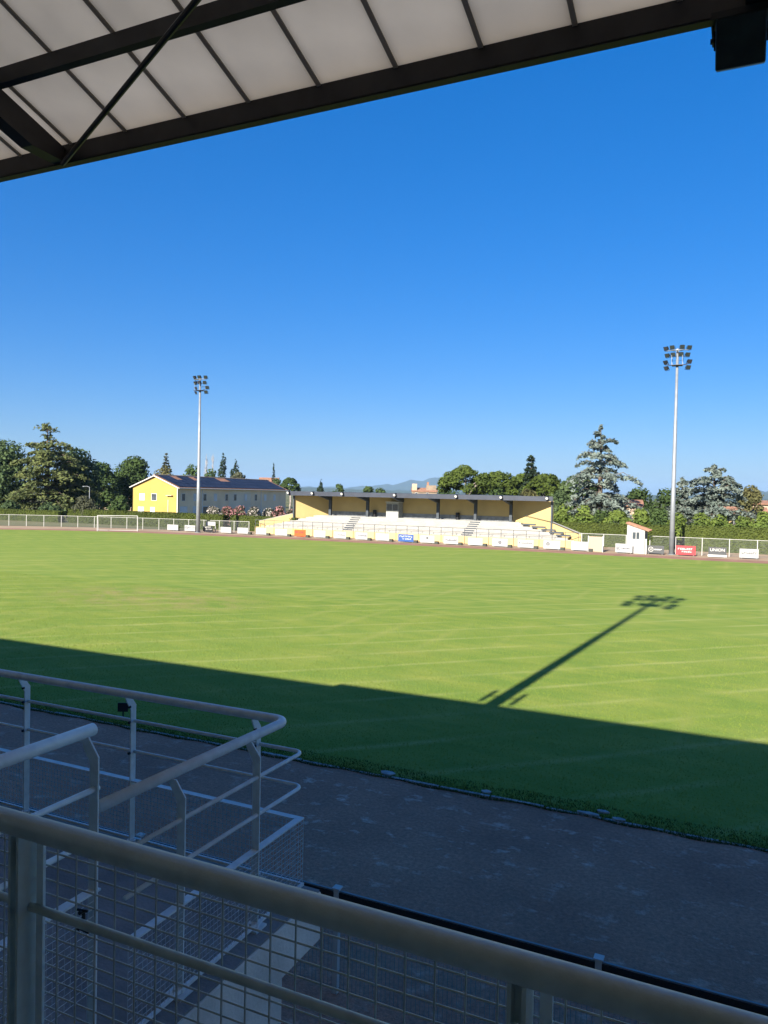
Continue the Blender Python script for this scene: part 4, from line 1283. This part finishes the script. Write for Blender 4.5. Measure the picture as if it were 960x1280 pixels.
# hedges: clipped boxes of leaves
def hedge(label, x0, x1, y, h, dp, seed, bush=0):
    rg = np.random.default_rng(seed)
    t = thing('hedge', label, 'hedge', ((x0 + x1) / 2, y, 0), 0, 'clipped hedges behind the fences')
    L_ = x1 - x0
    MB().box((-L_ / 2 + .12, -dp / 2 + .12, 0), (L_ / 2 - .12, dp / 2 - .12, h - .12)).build('twig_core', M['leaf_hedge'], t)
    den = 95
    n1 = int(L_ * h * den); n2 = int(L_ * dp * den); n3 = int(dp * h * den)
    def face(n, fx, nrm):
        P = fx(rg.uniform(0, 1, n), rg.uniform(0, 1, n)) + rg.normal(0, .025, (n, 3))
        Nn = np.tile(np.array(nrm, float), (n, 1))
        return leaf_quads(P, Nn, .16, rg, 1.3)
    q = [face(n1, lambda a, b: np.stack([a * L_ - L_ / 2, np.full_like(a, -dp / 2), b * h], -1), (0, -1, .2)),
         face(n2, lambda a, b: np.stack([a * L_ - L_ / 2, b * dp - dp / 2, np.full_like(a, h)], -1), (0, 0, 1)),
         face(n1 // 3, lambda a, b: np.stack([a * L_ - L_ / 2, np.full_like(a, dp / 2), b * h], -1), (0, 1, .2)),
         face(n3, lambda a, b: np.stack([np.full_like(a, L_ / 2), a * dp - dp / 2, b * h], -1), (1, 0, 0)),
         face(n3, lambda a, b: np.stack([np.full_like(a, -L_ / 2), a * dp - dp / 2, b * h], -1), (-1, 0, 0))]
    link('leaves', quads_mesh('leaves', np.concatenate(q), M['leaf_hedge']), t)
hedge('long clipped hedge before the yellow house, left of the dark gap', -93.5, -64.4, 86.6, 2.05, 1.3, 401)
hedge('low dark hedge under the oaks behind the curved fence', -126, -94.2, 85.5, 1.7, 1.3, 405)
hedge('short clipped hedge between the dark gap and the stand wing', -63.4, -53.0, 86.9, 2.0, 1.3, 402)
hedge('clipped hedge between the far grandstand end and the dark gap by the mast', -21.5, -6.75, 89.2, 2.55, 1.4, 403)
hedge('clipped hedge right of the dark gap by the mast', -5.75, 24, 89.2, 2.65, 1.4, 404)

# lamp post by the olive tree
lp = thing('lamp_post', 'slim pale lamp post beside the olive tree', 'lamp post', (-96.3, 93, 0))
MB().tube([(0, 0, 0), (0, 0, 5.5)], [.08, .05], 8).build('pole', M['galv'], lp)
MB().tube([(0, 0, 5.48), (-.5, -.1, 5.62), (-.9, -.2, 5.6)], .04, 6).box((-1.25, -.28, 5.53), (-.85, -.1, 5.64)).build('lamp_head', M['galv'], lp)

# ------------------------------------------------------------------ track edge: kerb, stone pads, small sign
kb = thing('track_kerb', 'thin worn concrete kerb between the grass and the dark path', 'kerb', (-6, 13.47, 0))
for i in range(-14, 22):
    MB().box((i * 1.0 + random.uniform(0, .02), -.04 + random.uniform(-.015, .015), -.05), (i * 1.0 + .97, .03 + random.uniform(-.01, .01), .012 + random.uniform(-.008, .008))).build('kerbstone', M['stone'], kb)
for i, (x, y, rx, ry) in enumerate(((-6.14, 13.60, .16, .10), (-4.13, 13.60, .10, .07), (-2.05, 13.70, .11, .06), (-2.25, 13.50, .20, .06), (-1.75, 13.50, .13, .06))):
    rg = random.Random(i)
    poly = [(x + rx * math.cos(a) * rg.uniform(.8, 1.1), y + ry * math.sin(a) * rg.uniform(.8, 1.1)) for a in np.linspace(0, 2 * math.pi, 12)[:-1]]
    lab = ['largest pale stone slab lying in the grass edge', 'small pale stone right of the largest slab', 'small pale stone above two flat slabs by the kerb', 'long flat slab lying against the kerb', 'short flat slab right of the long one against the kerb'][i]
    tag(MB().prism(poly, 0, .04).build('stone_slab', M['stone'], bevel=.01), lab, 'stone', 'stones at the grass edge')
sg = thing('ground_sign', 'small black sign on a short stake at the grass edge', 'sign', (-13.1, 13.75, 0), R(25))
MB().box((-.12, -.012, .22), (.12, .012, .43)).build('plate', M['black'], sg)
MB().box((-.015, .013, 0), (.015, .03, .4)).build('stake', M['black'], sg)

# grass blades at the near part of the pitch and ragged weeds at the kerb
def blades(n, xr, yr, hh, wd, seed, fall=None):
    rg = np.random.default_rng(seed)
    x = rg.uniform(*xr, n); y = yr[0] + (yr[1] - yr[0]) * rg.uniform(0, 1, n) ** (fall or 1)
    keep = (x > -y * 1.35 - 3) & (x < y * .12 + 2.5)
    x, y = x[keep], y[keep]
    k = len(x)
    a = rg.uniform(0, 6.283, k); h = hh * rg.uniform(.5, 1.3, k)
    lx, ly = rg.normal(0, .5, k) * h, rg.normal(0, .5, k) * h
    w_ = wd * rg.uniform(.6, 1.3, k)
    b = np.stack([x, y, np.zeros(k)], -1)
    t = np.stack([np.cos(a) * w_, np.sin(a) * w_, np.zeros(k)], -1)
    tip = b + np.stack([lx, ly, h], -1)
    V = np.stack([b - t, b + t, tip], 1).reshape(-1, 3)
    return V, np.arange(len(V)).reshape(-1, 3)
V, F = blades(260000, (-44, 6), (13.5, 34), .035, .006, 5, 1.6)
tag(link('pitch_grass', np_mesh('pitch_grass', V, F, M['blade'])), 'short grass blades of the pitch beside the kerb', 'grass', kind='stuff')
V, F = blades(30000, (-24, 6), (13.36, 14.0), .036, .008, 6, 2.2)
V[:, 1] += .03 * np.sin(V[:, 0] * 1.7) + .03 * np.sin(V[:, 0] * 5.3 + 1)
tag(link('edge_weeds', np_mesh('edge_weeds', V, F, M['weed'])), 'ragged dark weeds along the edge of the path', 'weeds', kind='stuff')

# ------------------------------------------------------------------ haze
hz = MB().box((-13900, -2900, -1.2), (13900, 13900, 250)).build('haze', M['black'])
hz.data.materials.clear()
hm_ = bpy.data.materials.new('haze')
hm_.use_nodes = True
tn = hm_.node_tree
for nd in list(tn.nodes):
    if nd.type == 'BSDF_PRINCIPLED': tn.nodes.remove(nd)
pv = tn.nodes.new('ShaderNodeVolumePrincipled')
pv.inputs['Color'].default_value = (.38, .62, .95, 1)
pv.inputs['Density'].default_value = 0.00006
tn.links.new(pv.outputs[0], tn.nodes['Material Output'].inputs['Volume'])
hz.data.materials.append(hm_)
tag(hz, kind='stuff')
